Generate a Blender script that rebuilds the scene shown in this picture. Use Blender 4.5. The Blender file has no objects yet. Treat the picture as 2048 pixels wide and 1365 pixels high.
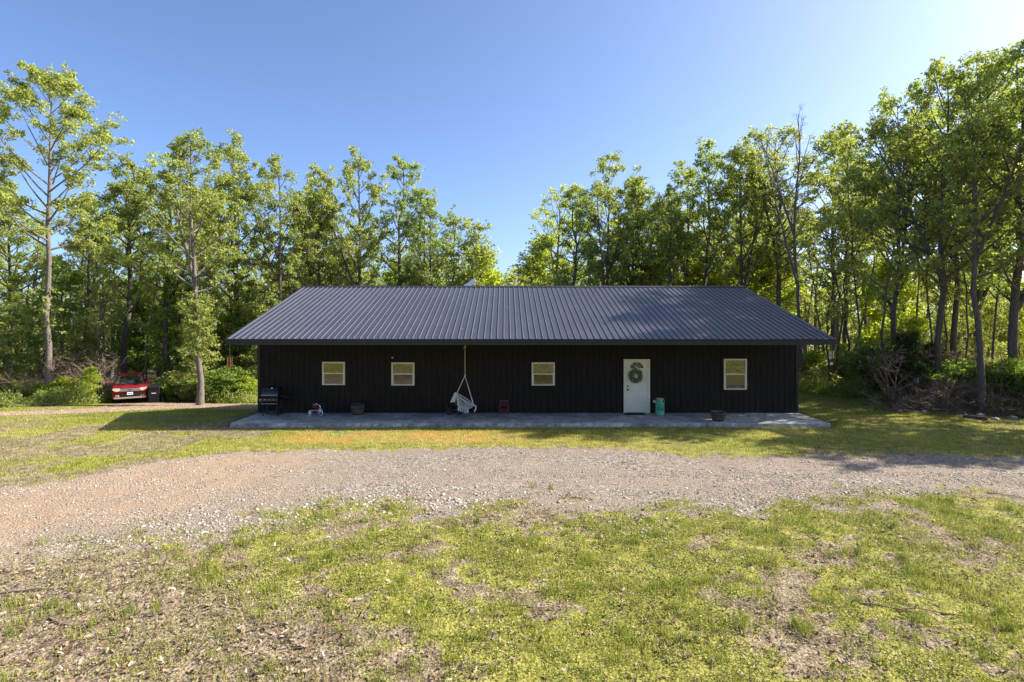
import bpy, bmesh, math, random
import numpy as np
from mathutils import Vector, Matrix

sc = bpy.context.scene
COL = sc.collection
rad = math.radians

# ------------------------------------------------------------------ camera
F = 1138.0; CX = 1011.0; HY = 638.0; CAMZ = 3.72
cam_d = bpy.data.cameras.new('camera')
cam = bpy.data.objects.new('camera', cam_d); COL.objects.link(cam)
cam.location = (0, 0, CAMZ); cam.rotation_euler = (rad(90), 0, 0)
cam_d.sensor_width = 36.0; cam_d.lens = 36.0*F/2048.0
cam_d.shift_x = (1024-CX)/2048.0; cam_d.shift_y = -(682.5-HY)/2048.0
cam_d.clip_start = 0.1; cam_d.clip_end = 3000
sc.camera = cam

# ------------------------------------------------------------------ light
SUN = Vector((1.31, 0.22, 1.0)).normalized()
SUN_EL = math.asin(SUN.z); SUN_AZ = math.atan2(SUN.x, SUN.y)
w = bpy.data.worlds.new('World'); sc.world = w; w.use_nodes = True
wn = w.node_tree.nodes; wl = w.node_tree.links
bg = wn['Background']
sky = wn.new('ShaderNodeTexSky'); sky.sky_type = 'NISHITA'; sky.sun_disc = False
sky.sun_elevation = SUN_EL; sky.sun_rotation = SUN_AZ
sky.altitude = 300; sky.air_density = 0.58; sky.dust_density = 2.5; sky.ozone_density = 4.6
wl.new(sky.outputs[0], bg.inputs[0]); bg.inputs[1].default_value = 0.12
sd = bpy.data.lights.new('sun', 'SUN'); sd.energy = 4.7; sd.angle = rad(0.5); sd.color = (1.0, 0.93, 0.82)
so = bpy.data.objects.new('sun', sd); COL.objects.link(so)
so.rotation_euler = SUN.to_track_quat('Z', 'Y').to_euler(); so.location = (40, 10, 40)
sc.view_settings.view_transform = 'Standard'; sc.view_settings.look = 'None'
sc.view_settings.gamma = 1; sc.view_settings.exposure = 1.42
sc.cycles.max_bounces = 8; sc.cycles.diffuse_bounces = 5; sc.cycles.transmission_bounces = 4
sc.cycles.transparent_max_bounces = 8

# ------------------------------------------------------------------ numeric helpers
def sstep(x, a, b):
    t = np.clip((np.asarray(x, float)-a)/(b-a), 0, 1); return t*t*(3-2*t)

def _hash(ix, iy, seed):
    h = (ix.astype(np.int64)*374761393 + iy.astype(np.int64)*668265263 + seed*974634777) & 0xffffffff
    h = ((h ^ (h >> 13))*1274126177) & 0xffffffff
    h = h ^ (h >> 16)
    return (h & 0xffff)/65535.0

def vnoise(x, y, seed=0):
    x = np.asarray(x, float); y = np.asarray(y, float)
    ix = np.floor(x); iy = np.floor(y); fx = x-ix; fy = y-iy
    fx = fx*fx*(3-2*fx); fy = fy*fy*(3-2*fy)
    a = _hash(ix, iy, seed); b = _hash(ix+1, iy, seed); c = _hash(ix, iy+1, seed); d = _hash(ix+1, iy+1, seed)
    return (a*(1-fx)+b*fx)*(1-fy)+(c*(1-fx)+d*fx)*fy

def fbm(x, y, seed=0, o=4):
    s = 0; a = .5; t = 0
    for i in range(o):
        s = s+a*vnoise(x*2**i, y*2**i, seed+i*7); t += a; a *= .5
    return s/t

UPX = [-30, -16, -11.2, -9.5, -9.0, -6, -1.6, 3.3, 5.4, 9.4, 14.5, 22, 60]
UPY = [6.5, 10.6, 12.56, 14.25, 15.3, 16.5, 16.7, 16.6, 15.9, 15.6, 15.9, 15.8, 15.5]
LOX = [-30, -16, -11, -7.65, -6.3, -5.4, -3.1, 0, 2.35, 4.6, 7, 9.5, 11.5, 16, 60]
LOY = [3.0, 6.8, 7.6, 8.6, 9.47, 10.0, 11.2, 11.5, 11.2, 10.9, 11.5, 12.2, 11.6, 10.4, 9.5]

def drive_core(x, y): return sstep(y-np.interp(x, LOX, LOY), -.8, .4)

def gz(x, y):
    x = np.asarray(x, float); y = np.asarray(y, float)
    wl_ = 1-sstep(x, -12.5, -9.6)
    d = np.clip(y-20.2, 0, 17.0)*0.098
    z = -0.05-wl_*d
    z = z+(fbm(x*.25, y*.25, 3)-.5)*0.10*sstep(np.abs(y-21), 1.0, 3.5)
    z = z+(fbm(x*1.7, y*1.7, 9)-.5)*0.05*sstep(np.abs(y-20.5), .6, 2.0)
    z = z+(fbm(x*6.0, y*6.0, 19, 3)-.5)*0.045*sstep(13.5-y, 0, 2)*(1-drive_core(x, y))
    # keep the ground under the slab
    inside = sstep(x, -10.4, -9.9)*(1-sstep(x, 11.7, 12.2))*sstep(y, 19.7, 20.1)*(1-sstep(y, 33, 34))
    z = z*(1-inside)+(-0.16)*inside
    return z

def g1(x, y): return float(gz(np.array([x]), np.array([y]))[0])

def P(px, py):
    """ground point seen at photo position px,py"""
    s = (py-HY)/F; u = (px-CX)/F
    ys = np.arange(4, 90, .05)
    ray = CAMZ-s*ys; g = gz(u*ys, ys)
    i = np.argmax(ray <= g)
    if ray[i] > g[i]: i = len(ys)-1
    return float(u*ys[i]), float(ys[i]), float(g[i])

def at(px, py, Y):
    return ((px-CX)/F*Y, Y, CAMZ-(py-HY)/F*Y)

# world outlines of the drive and other ground zones
def drive(x, y):
    up = np.interp(x, UPX, UPY); lo = np.interp(x, LOX, LOY)
    n = (fbm(x*.9, y*.9, 21)-.5)*2.2
    m_ = (fbm(x*3.1, y*3.1, 22)-.5)*1.6
    return sstep(up-y+n*.45+m_*.6, -.4, .6)*sstep(y-lo+n*1.1+m_*1.5, -1.0, 1.3)

RN = [P(-250, 858), P(0, 838), P(120, 829), P(240, 821), P(400, 817), P(520, 818)]
RF = [P(-250, 836), P(0, 823), P(150, 812), P(240, 804), P(330, 801), P(420, 799), P(520, 797)]
RC = [((a[0]+b[0])/2, (a[1]+b[1])/2) for a, b in zip(RN, [RF[0], RF[1], RF[2], RF[3], RF[4], RF[6]])]
def side_drive(x, y):
    """dirt lane that leaves behind the left side of the house"""
    x = np.asarray(x, float); y = np.asarray(y, float)
    # image-independent: distance to a polyline on the ground
    pts = [(-34, 20.5), (-27, 23.6), (-23.5, 25.8), (-21, 28.2), (-19.5, 31.0), (-17.2, 32.5), (-13.5, 31.5), (-10, 31.0)]
    d = np.full(x.shape, 1e9)
    for (x0, y0), (x1, y1) in zip(pts[:-1], pts[1:]):
        dx, dy = x1-x0, y1-y0; L = dx*dx+dy*dy
        t = np.clip(((x-x0)*dx+(y-y0)*dy)/L, 0, 1)
        d = np.minimum(d, np.hypot(x-x0-t*dx, y-y0-t*dy))
    n = (fbm(x*.6, y*.6, 77)-.5)*1.4
    road = 1-sstep(d+n*.8, 1.7, 2.7)
    park = 1-sstep(np.hypot((x+20.5)/1.0, (y-33.5)/1.3)+n, 2.2, 3.2)
    return np.maximum(road, park)

def grassy(x, y):
    x = np.asarray(x, float); y = np.asarray(y, float)
    n1 = fbm(x*.55, y*.55, 31); n2 = fbm(x*1.8, y*1.8, 33)
    n3 = fbm(x*5, y*5, 35, 3)
    g = .15+.85*sstep(n1*.38+n2*.34+n3*.28, .36, .56)
    far = sstep(y, 15, 17)
    g = g*(1-far)+far*np.clip(.62+1.1*(n1-.35), .35, 1)
    # leaf litter corner, bare patches
    lit = (1-sstep(y+.42*(x+2), 6.6, 8.4))*(1-sstep(x, -2.2, -.2))*sstep(x, -10, -8)*sstep(y, 3, 4.5)
    g = g*(1-.75*lit)
    bare = sstep(fbm(x*.35+5, y*.35, 55), .54, .66)*(1-sstep(x, -7, -4))*sstep(y, 12, 14)
    g = g*(1-.65*bare)
    g = g*(1-drive(x, y))*(1-side_drive(x, y))
    return g

# ------------------------------------------------------------------ mesh helpers
def np_mesh(name, verts, faces, mats, tone=None, smooth=False, mat_idx=None):
    """verts (N,3), faces (M,k) with one k"""
    me = bpy.data.meshes.new(name)
    verts = np.ascontiguousarray(verts, dtype=np.float32); faces = np.ascontiguousarray(faces, dtype=np.int32)
    me.vertices.add(len(verts)); me.vertices.foreach_set('co', verts.ravel())
    m, k = faces.shape
    me.loops.add(m*k); me.loops.foreach_set('vertex_index', faces.ravel())
    me.polygons.add(m); me.polygons.foreach_set('loop_start', np.arange(0, m*k, k, dtype=np.int32))
    if smooth: me.polygons.foreach_set('use_smooth', np.ones(m, dtype=bool))
    if mat_idx is not None: me.polygons.foreach_set('material_index', np.asarray(mat_idx, dtype=np.int32))
    for mt in (mats if isinstance(mats, (list, tuple)) else [mats]): me.materials.append(mt)
    if tone is not None:
        a = me.attributes.new('tone', 'FLOAT', 'FACE'); a.data.foreach_set('value', np.asarray(tone, dtype=np.float32))
    me.update(calc_edges=True)
    return me

def link(name, me, parent=None, loc=None):
    o = bpy.data.objects.new(name, me); COL.objects.link(o)
    if parent is not None: o.parent = parent
    if loc is not None: o.location = loc
    return o

def tag(o, label=None, cat=None, group=None, kind=None):
    if label: o['label'] = label
    if cat: o['category'] = cat
    if group: o['group'] = group
    if kind: o['kind'] = kind
    return o

def thing(name, label, cat, loc=(0, 0, 0), rz=0, group=None):
    o = bpy.data.objects.new(name, None); COL.objects.link(o); o.empty_display_size = .1
    o.location = loc; o.rotation_euler = (0, 0, rz)
    return tag(o, label, cat, group)

def dup(root, loc, rz=0, scale=None, label=None, group=None):
    r = root.copy(); COL.objects.link(r); r.location = loc; r.rotation_euler = (0, 0, rz)
    if scale is not None: r.scale = scale
    if label: r['label'] = label
    if group: r['group'] = group
    elif 'group' in r.keys(): del r['group']
    for ch in list(root.children):
        c = ch.copy(); COL.objects.link(c); c.parent = r
        for g in list(ch.children):
            d = g.copy(); COL.objects.link(d); d.parent = c
    return r

class MB:
    """collects primitive shapes for ONE mesh"""
    def __init__(s): s.bm = bmesh.new()
    def box(s, x0, x1, y0, y1, z0, z1, M=None):
        vs = [s.bm.verts.new((x, y, z)) for x in (x0, x1) for y in (y0, y1) for z in (z0, z1)]
        if M is not None:
            for v in vs: v.co = M @ v.co
        for f in ((0, 1, 3, 2), (4, 6, 7, 5), (0, 4, 5, 1), (2, 3, 7, 6), (0, 2, 6, 4), (1, 5, 7, 3)):
            s.bm.faces.new([vs[i] for i in f])
        return s
    def ring(s, c, u, v, r, n):
        return [s.bm.verts.new(c+u*(r*math.cos(2*math.pi*i/n))+v*(r*math.sin(2*math.pi*i/n))) for i in range(n)]
    def tube(s, pts, r, n=8, closed=False, cap=True):
        pts = [Vector(p) for p in pts]; N = len(pts)
        rs = r if isinstance(r, (list, tuple)) else [r]*N
        rings = []; pu = None
        for i, p in enumerate(pts):
            if closed: d = pts[(i+1) % N]-pts[i-1]
            else: d = pts[min(i+1, N-1)]-pts[max(i-1, 0)]
            d.normalize()
            if pu is None:
                a = Vector((0, 0, 1)) if abs(d.z) < .9 else Vector((1, 0, 0)); u = d.cross(a).normalized()
            else:
                u = (pu-d*pu.dot(d)); u = u.normalized() if u.length > 1e-6 else pu
            v = d.cross(u); pu = u
            rings.append(s.ring(p, u, v, rs[i], n))
        R = rings+([rings[0]] if closed else [])
        for a, b in zip(R[:-1], R[1:]):
            for i in range(n):
                s.bm.faces.new([a[i], a[(i+1) % n], b[(i+1) % n], b[i]])
        if cap and not closed:
            s.bm.faces.new(rings[0][::-1]); s.bm.faces.new(rings[-1])
        return s
    def lathe(s, prof, n=24, c=(0, 0, 0), axis='Z', cap=True):
        c = Vector(c); ax = {'X': (Vector((0, 1, 0)), Vector((0, 0, 1)), Vector((1, 0, 0))),
                             'Y': (Vector((0, 0, 1)), Vector((1, 0, 0)), Vector((0, 1, 0))),
                             'Z': (Vector((1, 0, 0)), Vector((0, 1, 0)), Vector((0, 0, 1)))}[axis]
        rings = [s.ring(c+ax[2]*h, ax[0], ax[1], max(r, 1e-4), n) for r, h in prof]
        for a, b in zip(rings[:-1], rings[1:]):
            for i in range(n): s.bm.faces.new([a[i], a[(i+1) % n], b[(i+1) % n], b[i]])
        if cap: s.bm.faces.new(rings[0][::-1]); s.bm.faces.new(rings[-1])
        return s
    def prism(s, poly, d0, d1, axis='Y', M=None):
        """poly in the plane across axis"""
        def mk(a, b, d):
            v = Vector({'Y': (a, d, b), 'X': (d, a, b), 'Z': (a, b, d)}[axis])
            return s.bm.verts.new(M @ v if M is not None else v)
        A = [mk(a, b, d0) for a, b in poly]; B = [mk(a, b, d1) for a, b in poly]
        n = len(poly)
        s.bm.faces.new(A); s.bm.faces.new(B[::-1])
        for i in range(n): s.bm.faces.new([A[i], B[i], B[(i+1) % n], A[(i+1) % n]])
        return s
    def quad(s, *ps):
        s.bm.faces.new([s.bm.verts.new(p) for p in ps]); return s
    def loft(s, rings, cap=True):
        R = [[s.bm.verts.new(p) for p in r] for r in rings]; n = len(R[0])
        for a, b in zip(R[:-1], R[1:]):
            for i in range(n): s.bm.faces.new([a[i], a[(i+1) % n], b[(i+1) % n], b[i]])
        if cap: s.bm.faces.new(R[0][::-1]); s.bm.faces.new(R[-1])
        return s
    def build(s, name, mat, parent=None, smooth=False, bevel=0, sub=0, loc=None):
        bmesh.ops.recalc_face_normals(s.bm, faces=s.bm.faces)
        if bevel:
            bmesh.ops.bevel(s.bm, geom=[e for e in s.bm.edges if len(e.link_faces) == 2 and e.calc_face_angle(0) > .6],
                            offset=bevel, segments=2, affect='EDGES', profile=.5)
        me = bpy.data.meshes.new(name); s.bm.to_mesh(me); s.bm.free()
        me.materials.append(mat)
        if smooth:
            for p in me.polygons: p.use_smooth = True
        o = link(name, me, parent, loc)
        if smooth:
            try: me.set_sharp_from_angle(angle=rad(38))
            except Exception: pass
        if sub:
            m = o.modifiers.new('sub', 'SUBSURF'); m.levels = sub; m.render_levels = sub
        return o

# ------------------------------------------------------------------ materials
class Mat:
    def __init__(s, name):
        s.m = bpy.data.materials.new(name); s.m.use_nodes = True
        s.nt = s.m.node_tree; s.N = s.nt.nodes; s.L = s.nt.links
        s.b = s.N['Principled BSDF']; s.out = s.N['Material Output']
    def n(s, t, **k):
        x = s.N.new('ShaderNode'+t)
        for a, b in k.items(): setattr(x, a, b)
        return x
    def setv(s, **k):
        for a, b in k.items(): s.b.inputs[a.replace('_', ' ')].default_value = b
        return s
    def link(s, a, b): s.L.new(a, b)
    def coord(s, kind='Object', scale=None):
        c = s.n('TexCoord').outputs[kind]
        if scale:
            mp = s.n('Mapping'); mp.inputs['Scale'].default_value = scale; s.link(c, mp.inputs['Vector']); c = mp.outputs[0]
        return c
    def noise(s, vec, scale, detail=4, rough=.6):
        x = s.n('TexNoise'); x.inputs['Scale'].default_value = scale; x.inputs['Detail'].default_value = detail
        x.inputs['Roughness'].default_value = rough
        if vec is not None: s.link(vec, x.inputs['Vector'])
        return x.outputs['Fac']
    def vor(s, vec, scale, feature='F1', out='Distance'):
        x = s.n('TexVoronoi', feature=feature); x.inputs['Scale'].default_value = scale
        s.link(vec, x.inputs['Vector']); return x.outputs[out]
    def ramp(s, fac, stops):
        r = s.n('ValToRGB'); e = r.color_ramp.elements
        while len(e) < len(stops): e.new(.5)
        for i, (p, c) in enumerate(stops):
            e[i].position = p; e[i].color = (*c, 1) if len(c) == 3 else c
        s.link(fac, r.inputs[0]); return r.outputs[0]
    def mix(s, fac, a, b):
        x = s.n('Mix', data_type='RGBA'); ins = [i for i in x.inputs if i.type == 'RGBA']
        f = x.inputs[0]
        for sock, v in ((f, fac), (ins[0], a), (ins[1], b)):
            if isinstance(v, (int, float)): sock.default_value = v
            elif isinstance(v, tuple): sock.default_value = (*v, 1) if len(v) == 3 else v
            else: s.link(v, sock)
        return [o for o in x.outputs if o.type == 'RGBA'][0]
    def math(s, op, a, b=0.0, c=None, clamp=False):
        x = s.n('Math', operation=op, use_clamp=clamp)
        for i, v in enumerate((a, b) if c is None else (a, b, c)):
            if isinstance(v, (int, float)): x.inputs[i].default_value = v
            else: s.link(v, x.inputs[i])
        return x.outputs[0]
    def bump(s, h, dist=.01, strength=1.0):
        x = s.n('Bump'); x.inputs['Distance'].default_value = dist; x.inputs['Strength'].default_value = strength
        s.link(h, x.inputs['Height']); s.link(x.outputs[0], s.b.inputs['Normal']); return x
    def color(s, c):
        if isinstance(c, tuple): s.b.inputs['Base Color'].default_value = (*c, 1)
        else: s.link(c, s.b.inputs['Base Color'])
        return s

def simple(name, col, rough=.5, metal=0, var=.25, scale=12, bump=0.0, spec=.5, vec_scale=None):
    m = Mat(name); c = m.coord('Object', vec_scale)
    f = m.noise(c, scale, 5)
    d = tuple(v*(1-var) for v in col); l = tuple(min(1, v*(1+var)) for v in col)
    m.color(m.ramp(f, [(.3, d), (.7, l)]))
    m.setv(Roughness=rough, Metallic=metal); m.b.inputs['Specular IOR Level'].default_value = spec
    if bump: m.bump(f, bump)
    return m.m

def leaf_mat(name, dark, mid, light, trans=.45, gloss=.035, tint=1.5):
    m = Mat(name)
    a = m.n('Attribute', attribute_name='tone').outputs['Fac']
    oi = m.n('ObjectInfo').outputs['Random']
    f = m.math('ADD', m.math('MULTIPLY', a, .75), m.math('MULTIPLY', oi, .25))
    col = m.ramp(f, [(.05, dark), (.45, mid), (.95, light)])
    m.N.remove(m.b)
    df = m.n('BsdfDiffuse'); m.link(col, df.inputs[0])
    tr = m.n('BsdfTranslucent')
    tc = m.mix(1.0, col, (1, 1, 1)); 
    mm = m.n('Mix', data_type='RGBA', blend_type='MULTIPLY'); mm.inputs[0].default_value = 1
    ins = [i for i in mm.inputs if i.type == 'RGBA']
    m.link(col, ins[0]); ins[1].default_value = (1.25*tint, 1.25*tint, .55*tint, 1)
    m.link([o for o in mm.outputs if o.type == 'RGBA'][0], tr.inputs[0])
    ms = m.n('MixShader'); ms.inputs[0].default_value = trans
    m.link(df.outputs[0], ms.inputs[1]); m.link(tr.outputs[0], ms.inputs[2])
    gl = m.n('BsdfGlossy'); gl.inputs['Roughness'].default_value = .6; gl.inputs[0].default_value = (.9, .95, .7, 1)
    m2 = m.n('MixShader'); m2.inputs[0].default_value = gloss
    m.link(ms.outputs[0], m2.inputs[1]); m.link(gl.outputs[0], m2.inputs[2])
    m.link(m2.outputs[0], m.out.inputs[0])
    return m.m

def bark_mat(name, c0, c1, c2):
    m = Mat(name); c = m.coord('Object', (1, 1, .22))
    v = m.noise(c, 16, 6, .7); p = m.noise(m.coord('Object'), 1.3, 3)
    col = m.ramp(v, [(.32, c0), (.52, c1), (.72, c2)])
    col = m.mix(m.math('MULTIPLY', p, .5), col, tuple(x*1.3 for x in c1))
    m.color(col).setv(Roughness=.9); m.b.inputs['Specular IOR Level'].default_value = .1
    m.bump(v, .03)
    return m.m

M = {}
M['leaf'] = leaf_mat('oak_leaves', (.11, .145, .036), (.235, .27, .080), (.42, .43, .17), trans=.5)
M['leaf_cool'] = leaf_mat('ash_leaves', (.10, .145, .042), (.21, .265, .092), (.37, .42, .19), trans=.5)
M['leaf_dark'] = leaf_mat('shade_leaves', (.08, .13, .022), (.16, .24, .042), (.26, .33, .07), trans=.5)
M['leaf_yellow'] = leaf_mat('young_leaves', (.17, .23, .025), (.30, .355, .042), (.44, .47, .085), trans=.52)
M['leaf_cedar'] = leaf_mat('cedar_needles', (.02, .04, .012), (.045, .07, .02), (.08, .10, .035), trans=.15)
M['bark'] = bark_mat('dark_bark', (.05, .042, .035), (.11, .095, .08), (.2, .175, .15))
M['bark_grey'] = bark_mat('grey_bark', (.06, .05, .045), (.15, .13, .115), (.29, .25, .225))
M['twig'] = simple('dry_twigs', (.23, .18, .14), .9, var=.5, scale=3)
M['twig_dark'] = simple('dead_twigs', (.17, .115, .085), .9, var=.6, scale=3)

# roof metal
m = Mat('roof_metal'); c = m.coord('Object')
f = m.noise(c, .6, 4); f2 = m.noise(m.coord('Object', (1, .15, .15)), 9, 3)
m.color(m.ramp(m.math('ADD', m.math('MULTIPLY', f, .6), m.math('MULTIPLY', f2, .4)), [(.35, (.033, .035, .052)), (.7, (.047, .050, .073))]))
m.setv(Roughness=.48, Metallic=.12); m.b.inputs['Specular IOR Level'].default_value = .75
m.bump(m.noise(m.coord('Object', (1, .3, .3)), 2.5, 3), .006); M['roof'] = m.m
# siding
m = Mat('black_siding'); c = m.coord('Object', (1, 1, .06))
f = m.noise(c, 26, 6, .7); p = m.noise(m.coord('Object'), .5, 3)
m.color(m.mix(p, m.ramp(f, [(.35, (.011, .008, .006)), (.7, (.046, .035, .024))]), m.ramp(f, [(.35, (.005, .004, .0035)), (.7, (.017, .014, .011))])))
m.setv(Roughness=.75); m.b.inputs['Specular IOR Level'].default_value = .25; m.bump(f, .006); M['siding'] = m.m
M['trim_black'] = simple('black_trim', (.013, .013, .015), .6, var=.3, scale=5)
M['soffit'] = simple('dark_underside', (.02, .018, .017), .8, var=.3)
M['cream'] = simple('cream_vinyl', (.84, .76, .56), .45, var=.05, scale=3)
M['door'] = simple('door_paint', (.84, .77, .63), .45, var=.05, scale=2)
# glass: dark room behind reflective coated glass
def glass(name, refl, tint):
    m = Mat(name); m.N.remove(m.b)
    g = m.n('BsdfGlossy'); g.inputs['Roughness'].default_value = .015; g.inputs[0].default_value = (*refl, 1)
    d = m.n('BsdfDiffuse'); d.inputs[0].default_value = (*tint, 1)
    fr = m.n('Fresnel'); fr.inputs[0].default_value = 1.5
    nz = m.noise(m.coord('Object'), 1.6, 2)
    bp = m.n('Bump'); bp.inputs['Distance'].default_value = .0006; m.link(nz, bp.inputs['Height']); m.link(bp.outputs[0], g.inputs['Normal'])
    fac = m.math('ADD', fr.outputs[0], .13, clamp=True)
    ms = m.n('MixShader'); m.link(fac, ms.inputs[0]); m.link(d.outputs[0], ms.inputs[1]); m.link(g.outputs[0], ms.inputs[2])
    m.link(ms.outputs[0], m.out.inputs[0]); return m.m
M['glass'] = glass('window_glass', (.95, .92, .85), (.02, .02, .018))
M['glass_low'] = glass('screened_glass', (.62, .60, .57), (.03, .03, .028))
M['glass_dark'] = glass('fanlight_glass', (.35, .33, .28), (.015, .013, .012))
M['glass_car'] = glass('car_glass', (.75, .85, .82), (.01, .015, .015))
# slab
m = Mat('porch_concrete'); c = m.coord('Object')
f = m.noise(c, 1.1, 6, .7); f2 = m.noise(m.coord('Object', (1, 2.5, 1)), 5, 5, .7)
v = m.vor(m.coord('Object', (1, 1, 1)), 2.2, 'DISTANCE_TO_EDGE')
st = m.ramp(m.math('ADD', m.math('MULTIPLY', f, .5), m.math('MULTIPLY', f2, .5)), [(.40, (.16, .155, .15)), (.5, (.40, .385, .36)), (.60, (.72, .69, .63))])
m.color(m.mix(m.ramp(v, [(0, (1, 1, 1)), (.025, (0, 0, 0))]), st, (.16, .16, .16)))
m.setv(Roughness=.55); m.bump(f2, .006); M['slab'] = m.m
M['chrome'] = simple('chrome', (.8, .8, .82), .12, 1, .05)
M['steel'] = simple('brushed_steel', (.62, .60, .56), .3, .9, .08)
M['black_enamel'] = simple('black_enamel', (.016, .017, .019), .22, 0, .2, spec=.6)
M['black_plastic'] = simple('black_plastic', (.009, .009, .010), .5, 0, .2)
M['rubber'] = simple('tyre_rubber', (.018, .018, .018), .8)
M['white_rubber'] = simple('white_rubber', (.75, .74, .72), .6, var=.08)
M['red_toy'] = simple('red_toy_paint', (.22, .012, .02), .3, 0, .2, spec=.6)
M['red_wood'] = simple('red_painted_wood', (.17, .03, .03), .5, 0, .3)
M['car_red'] = simple('car_paint', (.26, .010, .020), .2, .25, .12, spec=.7)
M['rope'] = simple('tan_rope', (.72, .56, .32), .9, var=.25, scale=60)
M['cotton'] = simple('white_cotton', (.74, .72, .67), .95, var=.15, scale=30)
M['copper'] = simple('copper_tube', (.52, .24, .10), .45, .3, .25)
M['alu'] = simple('silver_tube', (.55, .54, .48), .35, .8, .1)
M['teal'] = simple('turquoise_paint', (.10, .42, .27), .5, 0, .22, 5)
M['teal_letter'] = simple('dark_green_lettering', (.02, .07, .05), .6)
M['raffia'] = simple('burlap_tan', (.50, .40, .24), .9, var=.3, scale=25)
M['barrel'] = simple('weathered_staves', (.085, .066, .05), .8, 0, .45, 9, .004, vec_scale=(3, 3, .2))
M['hoop'] = simple('black_hoops', (.02, .018, .016), .5)
M['soil'] = simple('potting_soil', (.05, .035, .025), .95, bump=.01)
M['mat'] = simple('black_doormat', (.012, .012, .012), .95, bump=.004, scale=60)
M['white_plastic'] = simple('white_plastic', (.78, .78, .78), .4, var=.05)
M['lamp_glass'] = simple('headlight_lens', (.62, .60, .52), .12, .35, .15)
M['blue_badge'] = simple('blue_badge', (.01, .03, .14), .25)
M['plate'] = simple('plate_white', (.66, .72, .74), .4, var=.05)
M['stone'] = simple('field_stone', (.30, .28, .26), .9, 0, .4, 4, .02)
M['log'] = simple('old_log_bark', (.09, .07, .06), .95, 0, .5, 8, .01)
M['orange_reflector'] = simple('amber_reflector', (.5, .18, .02), .3)

def tone_mat(name, stops, rough=.9, trans=0, spec=.2):
    m = Mat(name); a = m.n('Attribute', attribute_name='tone').outputs['Fac']
    col = m.ramp(a, stops); m.color(col).setv(Roughness=rough); m.b.inputs['Specular IOR Level'].default_value = spec
    if trans:
        tr = m.n('BsdfTranslucent'); m.link(col, tr.inputs[0])
        ms = m.n('MixShader'); ms.inputs[0].default_value = trans
        m.link(m.b.outputs[0], ms.inputs[1]); m.link(tr.outputs[0], ms.inputs[2]); m.link(ms.outputs[0], m.out.inputs[0])
    return m.m
M['pebble'] = tone_mat('gravel_stones', [(0, (.10, .085, .07)), (.25, (.22, .19, .155)), (.6, (.35, .31, .26)), (1, (.56, .52, .45))])
M['pebble_warm'] = tone_mat('warm_gravel', [(0, (.16, .10, .07)), (.4, (.34, .23, .16)), (1, (.56, .42, .32))])
M['litter'] = tone_mat('dead_leaves', [(0, (.07, .045, .03)), (.4, (.20, .135, .09)), (.75, (.36, .275, .20)), (1, (.50, .43, .36))], trans=.15)
M['blade'] = tone_mat('grass_blades', [(0, (.08, .125, .02)), (.35, (.23, .275, .036)), (.7, (.38, .38, .075)), (1, (.56, .47, .20))], rough=.6, trans=.35)
M['clover'] = tone_mat('low_weeds', [(0, (.13, .16, .022)), (.45, (.27, .30, .05)), (.8, (.39, .40, .10)), (1, (.48, .41, .21))], rough=.7, trans=.25)

# ground
m = Mat('ground_soil'); c = m.coord('Object')
at_ = m.n('Attribute', attribute_name='mask'); sp = m.n('SeparateColor'); m.link(at_.outputs['Color'], sp.inputs[0])
R, G, B = sp.outputs
A = at_.outputs['Alpha']
n_big = m.noise(c, .5, 4); n_mid = m.noise(c, 3.5, 5, .7); n_fine = m.noise(c, 22, 4, .7); n_vf = m.noise(c, 80, 3, .7)
# soil
soil = m.ramp(m.math('ADD', m.math('MULTIPLY', n_mid, .5), m.math('MULTIPLY', n_fine, .5)), [(.38, (.075, .05, .033)), (.5, (.20, .15, .10)), (.62, (.36, .29, .21))])
# gravel
vs = m.n('TexVoronoi', feature='F1'); vs.inputs['Scale'].default_value = 26; m.link(c, vs.inputs['Vector'])
sep = m.n('SeparateColor'); m.link(vs.outputs['Color'], sep.inputs[0])
vb = m.n('TexVoronoi', feature='F1'); vb.inputs['Scale'].default_value = 60; m.link(c, vb.inputs['Vector'])
sepb = m.n('SeparateColor'); m.link(vb.outputs['Color'], sepb.inputs[0])
gcol = m.ramp(sep.outputs[0], [(0, (.06, .048, .038)), (.3, (.155, .13, .10)), (.75, (.27, .23, .19)), (1, (.46, .42, .36))])
gcol2 = m.ramp(sepb.outputs[0], [(0, (.13, .10, .075)), (.5, (.225, .18, .138)), (1, (.33, .27, .21))])
n_str = m.noise(m.coord('Object', (.16, 1.1, 1)), 1.4, 4, .65)
dust = m.ramp(m.math('ADD', m.math('MULTIPLY', n_big, .4), m.math('MULTIPLY', n_str, .6)), [(.42, (0, 0, 0)), (.56, (1, 1, 1))])
gcol = m.mix(m.math('MULTIPLY', dust, .85), gcol, gcol2)
gcol = m.mix(m.ramp(n_mid, [(.52, (0, 0, 0)), (.75, (.55, .55, .55))]), gcol, (.26, .165, .11))
gcol = m.mix(m.math('MULTIPLY', A, .65), gcol, m.mix(.5, gcol2, (.42, .27, .14)))
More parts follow.
